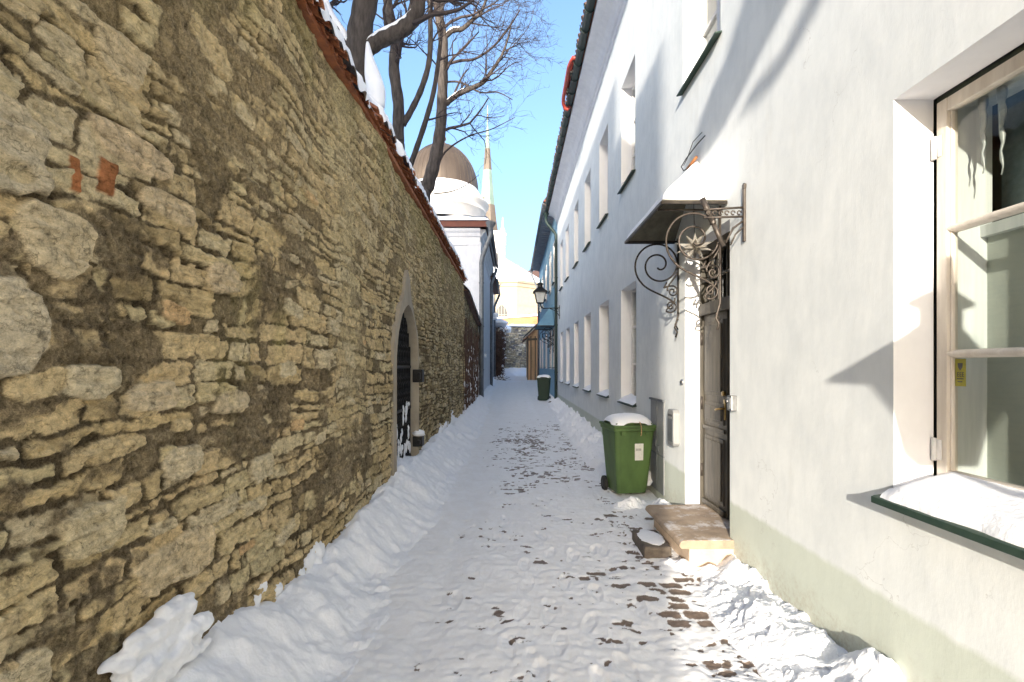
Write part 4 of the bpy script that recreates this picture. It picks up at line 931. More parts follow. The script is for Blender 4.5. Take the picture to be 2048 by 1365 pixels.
# ------------------------------------------------------------------ wheelie bins
def wheelie(name, label, loc, yaw, mat, w=.50, d=.54, h=.93, label_on=True, group=None):
    t = thing(name, label, 'bin', loc, group)
    parts = []
    def put(mb, nm, mt, par=t, **k):
        o = MB.build(mb, nm, mt, None, **k); o.parent = par; return o
    b_ = MB(); L = []
    for (z, f) in ((.05, .72), (.10, .76), (.5, .885), (.80, .97), (.83, .985), (.84, 1.04), (.875, 1.05)):
        hw = w / 2 * f; hd2 = d / 2 * f; r = .045; ring = []
        for (sx, sy, a0) in ((1, 1, 0), (-1, 1, 90), (-1, -1, 180), (1, -1, 270)):
            for k in range(4): a_ = R(a0 + k * 30); ring.append((sx * (hw - r) + r * math.cos(a_), sy * (hd2 - r) + r * math.sin(a_) + (1 - f) * .10, z))
        L.append(ring)
    o_ = 0
    for ring in L: b_.v += ring
    n = 16
    for i in range(len(L) - 1):
        for k in range(n): b_.f.append((i * n + k, i * n + (k + 1) % n, (i + 1) * n + (k + 1) % n, (i + 1) * n + k)); b_.mi.append(0)
    b_.f.append(tuple(range(n))[::-1]); b_.f.append(tuple((len(L) - 1) * n + k for k in range(n))); b_.mi += [0, 0]
    for sx in (-1, 1): b_.box(sx * w * .30 - .03, sx * w * .30 + .03, -d * .53, -d * .47, .79, .835)
    body = put(b_, 'body', mat)
    l_ = MB(); l_.prism([(-w * .53, -d * .55, .878), (w * .53, -d * .55, .878), (w * .54, d * .5, .878), (-w * .54, d * .5, .878)], (0, 0, .032)); l_.prism([(-w * .45, -d * .44, .91), (w * .45, -d * .44, .91), (w * .45, d * .42, .91), (-w * .45, d * .42, .91)], (0, 0, .022))
    put(l_, 'lid', mat, bevel=.008)
    hb = MB(); hb.tube([(-w * .36, d * .5, .86), (-w * .36, d * .62, .88), (w * .36, d * .62, .88), (w * .36, d * .5, .86)], .016, 8); put(hb, 'handle', mat, smooth=True)
    for sx in (-1, 1):
        wh = MB(); wh.tube([(sx * (w * .40), d * .38, .10), (sx * (w * .40 + .045), d * .38, .10)], .10, 18); wheel = put(wh, 'wheel', 'rubber', bevel=.008)
        hu = MB(); hu.tube([(sx * (w * .40 + .04), d * .38, .10), (sx * (w * .40 + .052), d * .38, .10)], .045, 12); o = MB.build(hu, 'hub', 'black_iron'); o.parent = wheel
    nx = 22; Us, Vs = np.meshgrid(np.linspace(-1, 1, nx), np.linspace(-1, 1, nx), indexing='ij')
    e_ = np.maximum(np.abs(Us), np.abs(Vs)); rr_ = (np.abs(Us) ** 3.2 + np.abs(Vs) ** 3.2); hh = .90 + .125 * np.clip(1 - rr_ * .86, 0, 1) ** .55 + .020 * fbm(Us * 2 + 5, Vs * 2, 801, 3) * np.clip(1.2 - e_, 0, 1)
    o = gridmesh('snow', np.stack([Us * w * .515, Vs * d * .495 - .01, hh + .006 * fbm(Us * 9, Vs * 9, 803, 3)], -1), 'rough_snow'); o.parent = t
    if label_on:
        y_ = -d / 2 * .93 + .012
        lb = MB(); lb.v = []; zt, zb3 = .68, .47
        def yf(z): f = np.interp(z, [.1, .5, .8], [.76, .885, .97]); return -(d / 2 * f) + (1 - f) * .10 - .004
        lb.prism([(.01, yf(zb3), zb3), (.125, yf(zb3), zb3), (.12, yf(zt), zt), (0.0, yf(zt), zt)], (0, -.002, 0)); lab = put(lb, 'label', 'label_white')
        bc = MB(); q = yf(.60) - .005
        for k in range(15):
            if k % 4 != 3: bc.box(.016 + k * .005, .016 + k * .005 + .0034, q, q + .002, .592, .620)
        o = MB.build(bc, 'barcode', 'label_grey'); o.parent = lab
        sg = MB(); sg.tube([(.06, -d * .40, .975), (.06, -d * .52, .94), (.065, -d * .565, .90), (.068, -d * .56, .85), (.072, -d * .545, .80), (.066, -d * .53, .78)], .007, 6); put(sg, 'string', 'string')
    t.rotation_euler = (0, 0, yaw)
    return t
wheelie('wheelie_bin', 'light green wheelie bin with white label and snow lid beside the doorstep', (1.565, 6.86, .0), R(9), 'bin_green', .56, .58, group='wheelie bins').scale = (1, 1, 1.07)
wheelie('wheelie_bin', 'dark green wheelie bin far down the lane below the lantern', (1.36, 22.0, .20), R(-6), 'bin_dark_green', .56, .6, 1.05 / .93, False, 'wheelie bins').scale = (1.05, 1.05, 1.15)
rp = MB(); rnd = random.Random(9)
for k in range(7):
    x_, y_ = 1.50 + rnd.random() * .35, 20.5 + rnd.random() * .6; s_ = .06 + .07 * rnd.random(); clump(rp, (x_, y_, .25), s_ * 1.4, s_, s_ * .8, k, 8, 6)
tag(rp.build('stone_heap', 'dark_stone', None), 'few dark stones lying at the foot of the green downpipe', 'stones')

# ------------------------------------------------------------------ lanterns
def lantern(label, wallx, y, x, zc, s=1.0, arm='straight', group='wall lanterns'):
    t = thing('street_lantern', label, 'lantern', (wallx, y, zc), group); c = (x, y, zc)
    a = MB()
    q = [(-1, -1), (1, -1), (1, 1), (-1, 1)]
    def sq(r, z): return [Vector((x + sx * r * s, y + sy * r * s, zc + z * s)) for sx, sy in q]
    top, bot = sq(.22, .12), sq(.13, -.30)
    for i in range(4): a.tube([top[i], bot[i]], .013 * s, 5); a.tube([top[i], top[(i + 1) % 4]], .014 * s, 5); a.tube([bot[i], bot[(i + 1) % 4]], .016 * s, 5)
    a.lathe([(0, -.34), (.06, -.33), (.15, -.31), (.15, -.295), (0, -.295)], (x, y, zc), 12) if s == 1 else None
    a.build('cage', 'black_iron', t)
    g_ = MB()
    for i in range(4): g_.quad(top[i] * .97 + Vector(c) * .03, top[(i + 1) % 4] * .97 + Vector(c) * .03, bot[(i + 1) % 4] * .97 + Vector(c) * .03, bot[i] * .97 + Vector(c) * .03)
    g_.build('glazing', 'glass_lamp', t)
    r_ = MB(); lo, mi_, hi = sq(.29, .11), sq(.12, .30), sq(.09, .34)
    lo2 = sq(.29, .135)
    for i in range(4):
        j = (i + 1) % 4; r_.quad(lo[i], lo[j], lo2[j], lo2[i]); r_.quad(lo2[i], lo2[j], mi_[j], mi_[i]); r_.quad(mi_[i], mi_[j], hi[j], hi[i])
    r_.quad(*lo); r_.quad(*hi)
    r_.lathe([(.10, .34), (.10, .44), (.16, .46), (.10, .50), (.03, .54), (.02, .66), (0, .68)], (x, y, zc), 10)
    r_.build('hat', 'black_iron', t)
    ar = MB(); ar.tube([(x, y, zc - .30 * s), (x + .04, y, zc - .46 * s), (x + .15, y, zc - .52 * s), (wallx, y, zc - .50 * s)], .022 * s, 7)
    ar.tube([(wallx, y, zc - .85 * s), (wallx - .10, y, zc - .72 * s), (wallx - .22, y, zc - .60 * s), (wallx - .40, y, zc - .53 * s)], .016 * s, 7)
    ar.tube([(wallx - .12 + .07 * math.cos(u), y, zc - .60 * s + .07 * math.sin(u)) for u in np.linspace(0, 6, 14)], .011, 6)
    ar.box(wallx - .02, wallx, y - .03, y + .03, zc - .95 * s, zc - .40 * s)
    ar.build('arm', 'black_iron', t, True)
    return t
lantern('old black iron lantern on a wall arm above the far green bin', XW, 20.3, 1.10, 4.62)
lantern('black iron lantern on the white wall behind the viewer', XW, -.93, 1.20, 2.38, 1.0)

# red snow guard rail on the gutter
rg = thing('roof_rail', 'looped red pipe rail at the eaves of the white house', 'rail', (1.3, 11.5, 8.4))
a = MB(); xr = 1.26
a.tube([(1.42, 10.75, 8.36), (xr + .03, 10.75, 8.38), (xr, 10.85, 8.36), (xr - .03, 11.0, 8.33), (xr - .03, 12.2, 8.30), (xr - .02, 12.35, 8.25), (xr + .03, 12.42, 8.16), (1.34, 12.42, 8.12), (1.40, 12.42, 8.2)], .045, 10); a.tube([(1.40, 10.9, 8.44), (xr + .06, 11.0, 8.42), (xr + .04, 12.1, 8.40), (1.42, 12.2, 8.42)], .035, 8); a.build('pipe', 'red_pipe', rg, True)
for y_ in (11.2, 12.0):
    a = MB(); a.box(xr - .01, 1.42, y_, y_ + .06, 8.32, 8.36); a.build('clamp', 'black_iron', rg)

# ------------------------------------------------------------------ blue house
bh = thing('blue_house', 'narrow blue plastered house beyond the white house with broad grey eaves', 'house', (XW, 29, 0))
BY0, BY1 = 21.5, 36.6; bz = 8.75
hb = [(c - .45, c + .45, 1.7, 3.45) for c in (23.0, 25.2, 28.6, 32.2, 34.8)] + [(c - .45, c + .45, 5.55, 7.4) for c in (23.0, 25.6, 28.8, 32.2, 34.8)]
m = MB(); facade(m, XW + .02, BY0, BY1, -.3, bz, hb, .14); m.quad((XW + .02, BY1, -.3), (XW + 8, BY1, -.3), (XW + 8, BY1, bz + 2), (XW + .02, BY1, bz + .2)); m.build('wall', ['blue_plaster', 'white_paint'], bh)
for (a_, b_, c_, d_) in hb:
    tr_ = MB()
    for (y0_, y1_, z0_, z1_) in ((a_ - .10, a_, c_ - .1, d_ + .1), (b_, b_ + .10, c_ - .1, d_ + .1), (a_, b_, d_, d_ + .1), (a_, b_, c_ - .1, c_)): tr_.box(XW - .015, XW + .03, y0_, y1_, z0_, z1_)
    w_ = window(bh, XW - .04, a_, b_, c_, d_, 1, snow=False); 
    tr_.build('trim', 'white_paint', w_)
s = MB(); s.prism([(XW + .05, BY0, bz - .05), (XW - .50, BY0, bz + .02), (XW - .50, BY0, bz + .07), (XW + .05, BY0, bz + .05)], (0, BY1 - BY0, 0)); sb = s; y = BY0 + .1
while y < BY1: sb.prism([(XW + .04, y, bz - .12), (XW - .48, y, bz - .0), (XW - .48, y, bz + .015), (XW + .04, y, bz - .055)], (0, .07, 0)); y += .42
sb.build('soffit', 'soffit_grey', bh)
r_ = MB(); r_.prism([(XW - .58, BY0, bz + .08), (XW - .58, BY0, bz + .13), (XW + 4, BY0, bz + 4.2), (XW + 8.5, BY0, bz + .1)], (0, BY1 - BY0 + .2, 0)); r_.build('roof', 'roof_tiles', bh)
Yr, Ur = np.meshgrid(np.linspace(BY0, BY1, 60), np.linspace(0, 1, 14), indexing='ij')
Xr = XW - .60 + 4.3 * Ur; Zr = bz + .12 + 3.85 * Ur + .14 * np.clip(Ur * 20, 0, 1) ** .5 + .03 * fbm(Yr * 2, Xr, 820, 3)
gridmesh('roof_snow', np.stack([Xr, Yr, Zr], -1), 'snow', None, bh)
gq = MB(); gutter(gq, XW - .58, BY0 + .05, BY1, bz + .03, .07); gq.build('gutter', 'grey_zinc', bh, True)
dq = MB(); yd = 36.4; dq.tube([(XW - .56, yd, bz), (XW - .54, yd, bz - .35), (XW - .05, yd, bz - 1.5), (XW - .05, yd, bz - 2.0), (XW - .05, yd, .6)], .07, 10); dq.lathe([(.06, -.1), (.15, .12)], (XW - .57, yd, bz - .1), 10); dq.build('downpipe', 'grey_zinc', bh, True)
bhood = hood('door_canopy', 'blue sheet metal door canopy on iron scrolls far down the lane', 'canopy', XW + .0, 23.0, 25.4, .80, 3.62, 4.75, 'blue_sheet', 'blue_sheet', 'wrought_iron', False)
for y_ in (23.1, 25.2): scroll_bracket(bhood, XW, y_, 3.60, 'wrought_iron', .014, 1.1)

# ------------------------------------------------------------------ domed house on the left
dh = thing('domed_house', 'pale plastered house with snowy roof and brown copper dome behind the wall', 'house', (-4, 26, 0))
HX = -1.45; e8 = 8.04
m = MB(); m.box(-9, HX, 22.0, 31.5, -.3, 7.75); m.build('wall', 'pale_house_plaster', dh)
m = MB(); m.box(HX - .55, HX + .035, 21.965, 22.5, .9, 7.2); m.box(HX - .50, HX + .02, 21.98, 31.2, 0, .9); m.build('pilaster', 'pale_house_plaster', dh)
prof = [(0, 7.05), (.05, 7.07), (.05, 7.16), (.02, 7.18), (.02, 7.42), (.08, 7.46), (.12, 7.58), (.22, 7.66), (.26, 7.76), (.0, 7.78)]
m = MB()
m.prism([(-9, 22 - a_, z_) for a_, z_ in prof], (9 + HX + .02, 0, 0)); m.prism([(HX + a_, 21.98, z_) for a_, z_ in prof], (0, 9.5, 0)); m.build('cornice', 'pale_house_plaster', dh)
m = MB(); m.box(-9.2, HX + .30, 21.66, 21.70, 7.80, 8.06); m.build('fascia', 'fascia_red', dh)
m = MB(); m.box(HX + .30, HX + .36, 21.68, 31.8, 7.80, 8.06); m.build('side_fascia', 'grey_zinc', dh)
m = MB(); ex = HX + .42
m.add([(-9.2, 21.6, 8.07), (ex, 21.6, 8.07), (ex, 31.8, 8.07), (-9.2, 31.8, 8.07), (-6.1, 25.0, 9.15), (-3.0, 25.0, 9.15), (-3.0, 28.6, 9.15), (-6.1, 28.6, 9.15)], [(0, 1, 5, 4), (1, 2, 6, 5), (2, 3, 7, 6), (3, 0, 4, 7), (4, 5, 6, 7), (0, 3, 2, 1)]); m.build('roof', 'fascia_red', dh)
def slope(p0, p1, p2, p3, th, seed, parent, nm='roof_snow', n=36):
    U_, V_ = np.meshgrid(np.linspace(0, 1, n), np.linspace(0, 1, n), indexing='ij'); a_, b_, c_, d_ = map(np.array, (p0, p1, p2, p3))
    Pt = (a_ * (1 - U_)[..., None] + b_ * U_[..., None]) * (1 - V_)[..., None] + (d_ * (1 - U_)[..., None] + c_ * U_[..., None]) * V_[..., None]
    Pt[..., 2] += th * np.clip(V_ * 12, 0, 1) ** .5 + .4 * th * fbm(Pt[..., 0] * 1.1, Pt[..., 1] * 1.1, seed, 3) * np.clip(V_ * 6, 0, 1)
    return gridmesh(nm, Pt, 'snow', None, parent)
slope((-9.2, 21.58, 8.06), (ex, 21.58, 8.06), (-3.0, 25.0, 9.18), (-6.1, 25.0, 9.18), .12, 901, dh)
slope((ex + .02, 21.6, 8.06), (ex + .02, 31.8, 8.06), (-3.0, 28.6, 9.18), (-3.0, 25.0, 9.18), .16, 903, dh)
dc = (-3.72, 26.0, 0)
m = MB(); m.lathe([(2.26, 9.0), (2.26, 9.62), (2.31, 9.64), (2.31, 9.70), (2.28, 9.72), (2.30, 9.86), (2.37, 9.90), (2.40, 10.0), (2.46, 10.03), (2.46, 10.08)], dc, 64); m.build('drum', 'tower_plaster', dh, True)
m = MB(); pr = [(2.46, 10.07), (2.44, 10.13), (2.36, 10.20), (2.2, 10.33), (2.08, 10.55), (1.96, 10.74), (1.89, 10.86), (1.80, 10.92)]
m.lathe(pr, dc, 64); m.build('drum_snow', 'snow', dh, True)
m = MB(); pr = [(1.90 * math.cos(R(a_)), 10.80 + 2.42 * math.sin(R(a_))) for a_ in range(0, 88, 4)] + [(.06, 13.22)]
m.lathe(pr, dc, 64)
for k in range(48):
    a_ = 2 * math.pi * k / 48; m.tube([(dc[0] + (r_ + .006) * math.cos(a_), dc[1] + (r_ + .006) * math.sin(a_), z_) for r_, z_ in pr[:-2]], .012, 4)
m.build('dome', 'copper_roof', dh, True)
m = MB(); m.lathe([(.30, 13.0), (.30, 13.18), (.36, 13.20), (.36, 13.30), (.28, 13.33), (.28, 13.52), (.34, 13.55), (.34, 13.62), (.10, 13.70), (0, 13.72)], (dc[0] - .1, dc[1], 0), 20); m.build('finial', 'chimney_brick', dh, True)
m = MB(); m.lathe([(.09, -.25), (.11, -.1), (.22, .06), (.24, .14)], (ex + .05, 21.75, 7.86), 12); m.tube([(ex + .05, 21.75, 7.75), (ex + .04, 21.75, 7.45), (HX + .12, 21.85, 6.55), (HX + .07, 21.9, 6.3), (HX + .07, 21.9, 3.4), (HX + .07, 21.9, .3)], .10, 12)
for z in (1.6, 3.5, 5.4): m.lathe([(.115, -.03), (.115, .03)], (HX + .07, 21.9, z), 12)
m.build('downpipe', 'grey_zinc', dh, True)
m = MB(); m.tube([(ex, 31.7, 7.9), (HX + .1, 31.3, 6.9), (HX + .1, 31.3, .5)], .09, 10); gutter(m, ex + .04, 21.6, 31.8, 8.05, .08); m.build('gutter', 'grey_zinc', dh, True)
m = MB(); m.box(HX, HX + .10, 24.6, 25.8, 2.2, 2.28); clump(m, (HX + .07, 25.2, 2.33), .07, .5, .05, 3, 14, 8); m.build('side_ledge', 'snow', dh, True)
# lower second house right behind it on the same side
ah = thing('grey_house', 'narrow grey shaded house past the domed house with a snow laden eave', 'house', (-1.6, 36, 0))
m = MB(); m.box(-8, -1.50, 31.6, 38.5, -.2, 7.3); m.build('wall', 'pale_house_plaster', ah)
m = MB(); m.prism([(-8.2, 31.55, 7.3), (-1.05, 31.55, 7.3), (-4.6, 31.55, 9.3)], (0, 7.1, 0)); m.build('roof', 'dark_tile', ah)
slope((-1.03, 31.6, 7.3), (-1.03, 38.6, 7.3), (-4.6, 38.6, 9.3), (-4.6, 31.6, 9.3), .3, 905, ah)
m = MB(); m.tube([(-1.05, 38.3, 7.2), (-1.42, 38.3, 6.3), (-1.42, 38.3, .8)], .09, 8); gutter(m, -1.02, 31.6, 38.6, 7.28, .08); m.build('downpipe', 'grey_zinc', ah, True)
m = MB(); m.box(-1.5, -1.2, 36.5, 37.2, 5.2, 5.35); clump(m, (-1.3, 36.9, 5.45), .22, .4, .22, 4, 14, 10); m.build('awning', 'snow', ah, True)

# ------------------------------------------------------------------ far end of the lane
ew = thing('end_wall', 'grey limestone wall closing the far end of the lane under a snow cap', 'wall', (0, 46.6, 0))
xx = np.linspace(-4, 3.5, 190); zz = np.linspace(.8, 5.4, 150); Xg, Zg = np.meshgrid(xx, zz, indexing='ij')
h, col, st = rubble(Xg, Zg, 55, (.09, .18), (.2, .6), (.13, .125, .12), .06, .4)
gridmesh('masonry', np.stack([Xg, 46.6 - h, Zg], -1), 'rubble_stone', np.stack([col[..., 0] * .95, col[..., 1] * 1.05, col[..., 2] * 1.3, st], -1), ew)
m = MB(); m.box(-4, 3.5, 46.65, 47.2, .5, 5.38); m.build('wall_core', 'dark_stone', ew)
Xg, Ug = np.meshgrid(np.linspace(-4, 3.5, 80), np.linspace(0, 1, 14), indexing='ij')
gridmesh('snow_cap', np.stack([Xg, 46.35 + 1.1 * Ug, 5.36 + .42 * np.sin(math.pi * np.clip(Ug, .02, 1)) ** .5 * (.8 + .4 * fbm(Xg * 1.2, Ug, 911, 3))], -1), 'snow', None, ew)
m = MB(); m.quad((-30, 47.2, 5.3), (30, 47.2, 5.3), (30, 120, 5.6), (-30, 120, 5.6)); tag(m.build('terrace', 'snow', None), None, None, None, 'structure')
bw_ = thing('brick_wall', 'low orange brick wall with a snow cap on the sunlit terrace', 'wall', (0, 55, 5.4))
m = MB(); m.prism([(-4, 55, 5.2), (5, 55, 5.2), (5, 55, 7.35), (-4, 55, 6.75)], (0, .5, 0)); m.build('brickwork', 'orange_brick', bw_)
Xg, Ug = np.meshgrid(np.linspace(-4, 5, 60), np.linspace(0, 1, 10), indexing='ij')
gridmesh('snow_cap', np.stack([Xg, 54.85 + .8 * Ug, 6.75 + (Xg + 4) / 9 * .6 + .38 * np.sin(math.pi * np.clip(Ug, .02, 1)) ** .5 * (.85 + .3 * fbm(Xg, Ug, 913, 2))], -1), 'snow', None, bw_)
# cream chapel, octagonal end
ch = thing('cream_chapel', 'cream octagonal church building with snowy roof and pointed windows in sun', 'church', (0, 72, 5.4))
cx, cy = -1.25, 76.0; er = 6.1
def octa(r, z, a0=R(22.5 - 6)): return [Vector((cx + r * math.cos(a0 + k * math.pi / 4), cy + r * math.sin(a0 + k * math.pi / 4), z)) for k in range(8)]
m = MB(); A_, B_ = octa(er, 4.5), octa(er, 13.2)
for k in range(8): m.quad(A_[k], A_[(k + 1) % 8], B_[(k + 1) % 8], B_[k])
A_, B_ = octa(er + .08, 10.35), octa(er + .08, 10.5)
for k in range(8): m.quad(A_[k], A_[(k + 1) % 8], B_[(k + 1) % 8], B_[k])
m.build('wall', 'cream_plaster', ch)
m = MB(); rings = [octa(er, 12.9), octa(er + .25, 13.0), octa(er + .35, 13.35), octa(er + .7, 13.5), octa(er + .75, 13.75)]
for i in range(4):
    for k in range(8): m.quad(rings[i][k], rings[i][(k + 1) % 8], rings[i + 1][(k + 1) % 8], rings[i + 1][k])
m.build('cornice', 'cream_plaster', ch)
m = MB(); rg_ = octa(er + .85, 13.72); r2 = octa(er + .80, 13.95); ap = Vector((cx, cy, 18.2))
for k in range(8): m.quad(rg_[k], rg_[(k + 1) % 8], r2[(k + 1) % 8], r2[k]); m.tri(r2[k], r2[(k + 1) % 8], ap)
m.build('roof_snow', 'snow', ch)
for k, (sz, hw) in enumerate(((1.0, .8), (.55, .32))):
    o8 = octa(er + .03, 0); i0 = 5 if k == 0 else 6
    a_, b_ = o8[i0], o8[(i0 + 1) % 8]; mid = a_.lerp(b_, .55 if k == 0 else .50); dr = (b_ - a_).normalized(); nn = Vector((dr.y, -dr.x, 0)); 
    if nn.dot(mid - Vector((cx, cy, 0))) < 0: nn = -nn
    prof_ = [(-hw, 0), (hw, 0), (hw, 1.2 * sz), (hw * .75, 1.75 * sz), (.0, 2.35 * sz), (-hw * .75, 1.75 * sz), (-hw, 1.2 * sz)]
    m = MB(); m.prism([mid + dr * u + Vector((0, 0, 8.1 + v)) for u, v in prof_], nn * .03); w_ = m.build('window', 'interior', ch)
    m = MB()
    for u in (-hw * .5, 0, hw * .5): m.tube([mid + dr * u + nn * .06 + Vector((0, 0, 8.1)), mid + dr * u + nn * .06 + Vector((0, 0, 8.1 + (2.3 if u == 0 else 1.9) * sz))], .05, 4)
    m.tube([mid + dr * -hw + nn * .06 + Vector((0, 0, 9.0)), mid + dr * hw + nn * .06 + Vector((0, 0, 9.0))], .05, 4); m.build('tracery', 'cream_plaster', w_)
m = MB(); m.tube([P(1003, 556, 70.0), P(1001, 568, 70.0), P(988, 582, 70.0), P(987, 640, 70.0)], .11, 8); m.build('downpipe', 'grey_zinc', ch, True)
m = MB(); m.box(-3.2, .0, 80, 83, 14, 16.9); m.build('chimney', 'chimney_brick', ch)
m = MB(); m.box(-3.3, .1, 79.9, 83.1, 16.9, 17.1); m.box(-3.5, -2.6, 79.6, 80.2, 15.8, 17.2); m.build('chimney_cap', 'dark_stone', ch)
# brown roofed house behind to the right
fh_ = thing('tiled_house', 'distant house with a brown tiled roof behind the cream church', 'house', (5, 92, 5))
m = MB(); m.box(1.5, 12, 90, 100, 4, 17.2); m.build('wall', 'grey_house_plaster', fh_); m = MB(); m.prism([(1.2, 89.6, 17.2), (12.3, 89.6, 17.2), (12.3, 95, 19.6), (1.2, 95, 19.6)], (0, 0, .3)); m.build('roof', 'dark_tile', fh_)
# porch at the end right
po_ = thing('porch', 'small tan timber porch with a steep snowy roof at the lane end', 'porch', (1.5, 38.5, .8))
m = MB(); m.prism([(1.08, 37.4, .4), (2.6, 37.4, .4), (2.6, 37.4, 5.3), (1.08, 37.4, 4.0)], (0, 3.0, 0)); m.build('wall', 'tan_plaster', po_)
m = MB()
for x_ in (1.06, 1.30, 1.62, 1.95): m.box(x_, x_ + .08, 37.34, 37.40, .4, 4.0)
m.box(1.05, 1.8, 37.33, 37.41, 3.7, 3.85); m.build('timber_post', 'door_dark', po_)
m = MB(); m.prism([(.72, 37.1, 3.60), (2.6, 37.1, 5.30), (2.6, 37.1, 5.42), (.72, 37.1, 3.72)], (0, 3.6, 0)); m.build('roof', 'dark_tile', po_)
slope((.70, 37.08, 3.71), (.70, 40.7, 3.71), (2.6, 40.7, 5.42), (2.6, 37.08, 5.42), .22, 917, po_)
m = MB(); m.box(1.38, 1.55, 37.37, 37.41, 1.6, 3.2); m.build('window', 'window_glass', po_)
# ivy and shrub at the far left
rnd = random.Random(61)
iv = thing('ivy', 'leafless brown climber covering the wall on the far left bend', 'climber', (-1.2, 42, 1))
m = MB(); m.box(-4.5, -1.35, 39.2, 46.5, .4, 5.0); bwv = m.build('backing_wall', 'dark_stone', iv)
m = MB(); lf = MB()
for k in range(260):
    p = Vector((-1.28 + rnd.random() * .25, 39 + 7 * rnd.random(), .9)); 
    if rnd.random() < .4: p = Vector((-3.2 + 2.2 * rnd.random(), 39.1, .9))
    pts = [p.copy()]
    for j in range(9):
        p = p + Vector((rnd.uniform(-.12, .13), rnd.uniform(-.25, .25), rnd.uniform(.2, .65)))
        if p.z > 5.3 - 1.2 * rnd.random(): break
        pts.append(p.copy())
        for q in range(3):
            c = p + Vector((rnd.uniform(-.15, .25), rnd.uniform(-.3, .3), rnd.uniform(-.2, .2))); u = Vector((rnd.uniform(-1, 1), rnd.uniform(-1, 1), rnd.uniform(-1, 1))).normalized() * .07; v_ = u.orthogonal().normalized() * .06
            lf.quad(c - u, c + v_, c + u, c - v_)
    if len(pts) > 1: m.tube(pts, .018, 4)
m.build('stems', 'vine', iv); lf.build('dry_leaves', 'vine', iv)
m = MB()
for k in range(40): clump(m, (-1.15 + .5 * rnd.random(), 39 + 6.5 * rnd.random(), 1.2 + 3.6 * rnd.random()), .10, .14, .07, k, 8, 6)
clump(m, (-1.2, 40, 5.2), .8, 1.2, .35, 3, 18, 12); clump(m, (-.6, 44, 5.0), .5, .8, .3, 5, 18, 12)
m.build('snow_on_stems', 'snow', iv, True)
sb_ = thing('shrub', 'snow dusted bare shrub at the bend of the lane', 'shrub', (-1.0, 37.5, .7)); m = MB(); sn = MB()
for k in range(90):
    a_ = rnd.random() * 6.28; b2 = R(rnd.uniform(15, 80)); d_ = Vector((math.cos(a_) * math.cos(b2), math.sin(a_) * math.cos(b2), math.sin(b2))); L = rnd.uniform(.4, .95); p0 = Vector((-1.0, 37.5, .6)); pts = [p0 + d_ * L * t + Vector((0, 0, -.15 * t * t)) for t in (0, .3, .6, 1)]; m.tube(pts, .012, 4)
    if k % 3 == 0: clump(sn, pts[2], .07, .07, .05, k, 7, 5)
m.build('branches', 'vine', sb_); sn.build('snow', 'snow', sb_, True)['kind'] = 'stuff'
# ------------------------------------------------------------------ church tower and spire
tw = thing('church_tower', 'distant white church tower with a tall green and brown copper spire', 'tower', (-12, 240, 0))
tx, ty, hw = -12.2, 240., 8.4
m = MB(); m.box(tx - hw, tx + hw, ty - hw, ty + hw, 0, 62)
m.build('shaft', 'tower_plaster', tw)
m = MB(); m.box(tx - hw - .6, tx + hw + .6, ty - hw - .6, ty + hw + .6, 62, 63.2)
for sx in (-1, 1):
    for sy in (-1, 1): m.lathe([(1.0, 63), (1.0, 65.5), (.5, 66.5), (.1, 71)], (tx + sx * (hw - 1), ty + sy * (hw - 1), 0), 8)
m.box(tx - hw, tx + hw, ty - hw, ty + hw, 63.2, 64.6); m.build('parapet', 'tower_plaster', tw)
for k in range(4):
    m = MB(); x_ = tx - 4.5 + k * 3.2; m.prism([(x_ - .55, ty - hw - .05, 45), (x_ + .55, ty - hw - .05, 45), (x_ + .55, ty - hw - .05, 53.5), (x_, ty - hw - .05, 55), (x_ - .55, ty - hw - .05, 53.5)], (0, -.1, 0)); m.build('window', 'interior', tw)
m = MB(); rz = [(5.9, 63), (4.6, 72), (3.4, 82), (2.5, 92), (1.55, 103), (.9, 112), (.35, 119), (.18, 121)]
o_ = 0
for i in range(len(rz) - 1):
    for j in range(3):
        t0, t1 = j / 3, (j + 1) / 3; ra, za_ = rz[i][0] + (rz[i + 1][0] - rz[i][0]) * t0, rz[i][1] + (rz[i + 1][1] - rz[i][1]) * t0; rb_, zb_ = rz[i][0] + (rz[i + 1][0] - rz[i][0]) * t1, rz[i][1] + (rz[i + 1][1] - rz[i][1]) * t1
        for k in range(8):
            a0, a1 = 2 * math.pi * k / 8 + .39, 2 * math.pi * (k + 1) / 8 + .39; zc = (za_ + zb_) / 2
            hsh = float(_hash(np.array(k), np.array(i * 3 + j), 5)); brown = zc < 79 or 95 < zc < 105 or (hsh < .35 and 79 < zc < 92 and k in (4, 5))
            m.quad((tx + ra * math.cos(a0), ty + ra * math.sin(a0), za_), (tx + ra * math.cos(a1), ty + ra * math.sin(a1), za_), (tx + rb_ * math.cos(a1), ty + rb_ * math.sin(a1), zb_), (tx + rb_ * math.cos(a0), ty + rb_ * math.sin(a0), zb_), 1 if brown else 0)
m.build('spire', ['verdigris', 'old_copper'], tw)
m = MB(); m.tube([(tx, ty, 120), (tx, ty, 127)], .13, 6); m.lathe([(0, -.5), (.5, 0), (0, .5)], (tx, ty, 122.5), 10); m.build('finial', 'brass', tw)

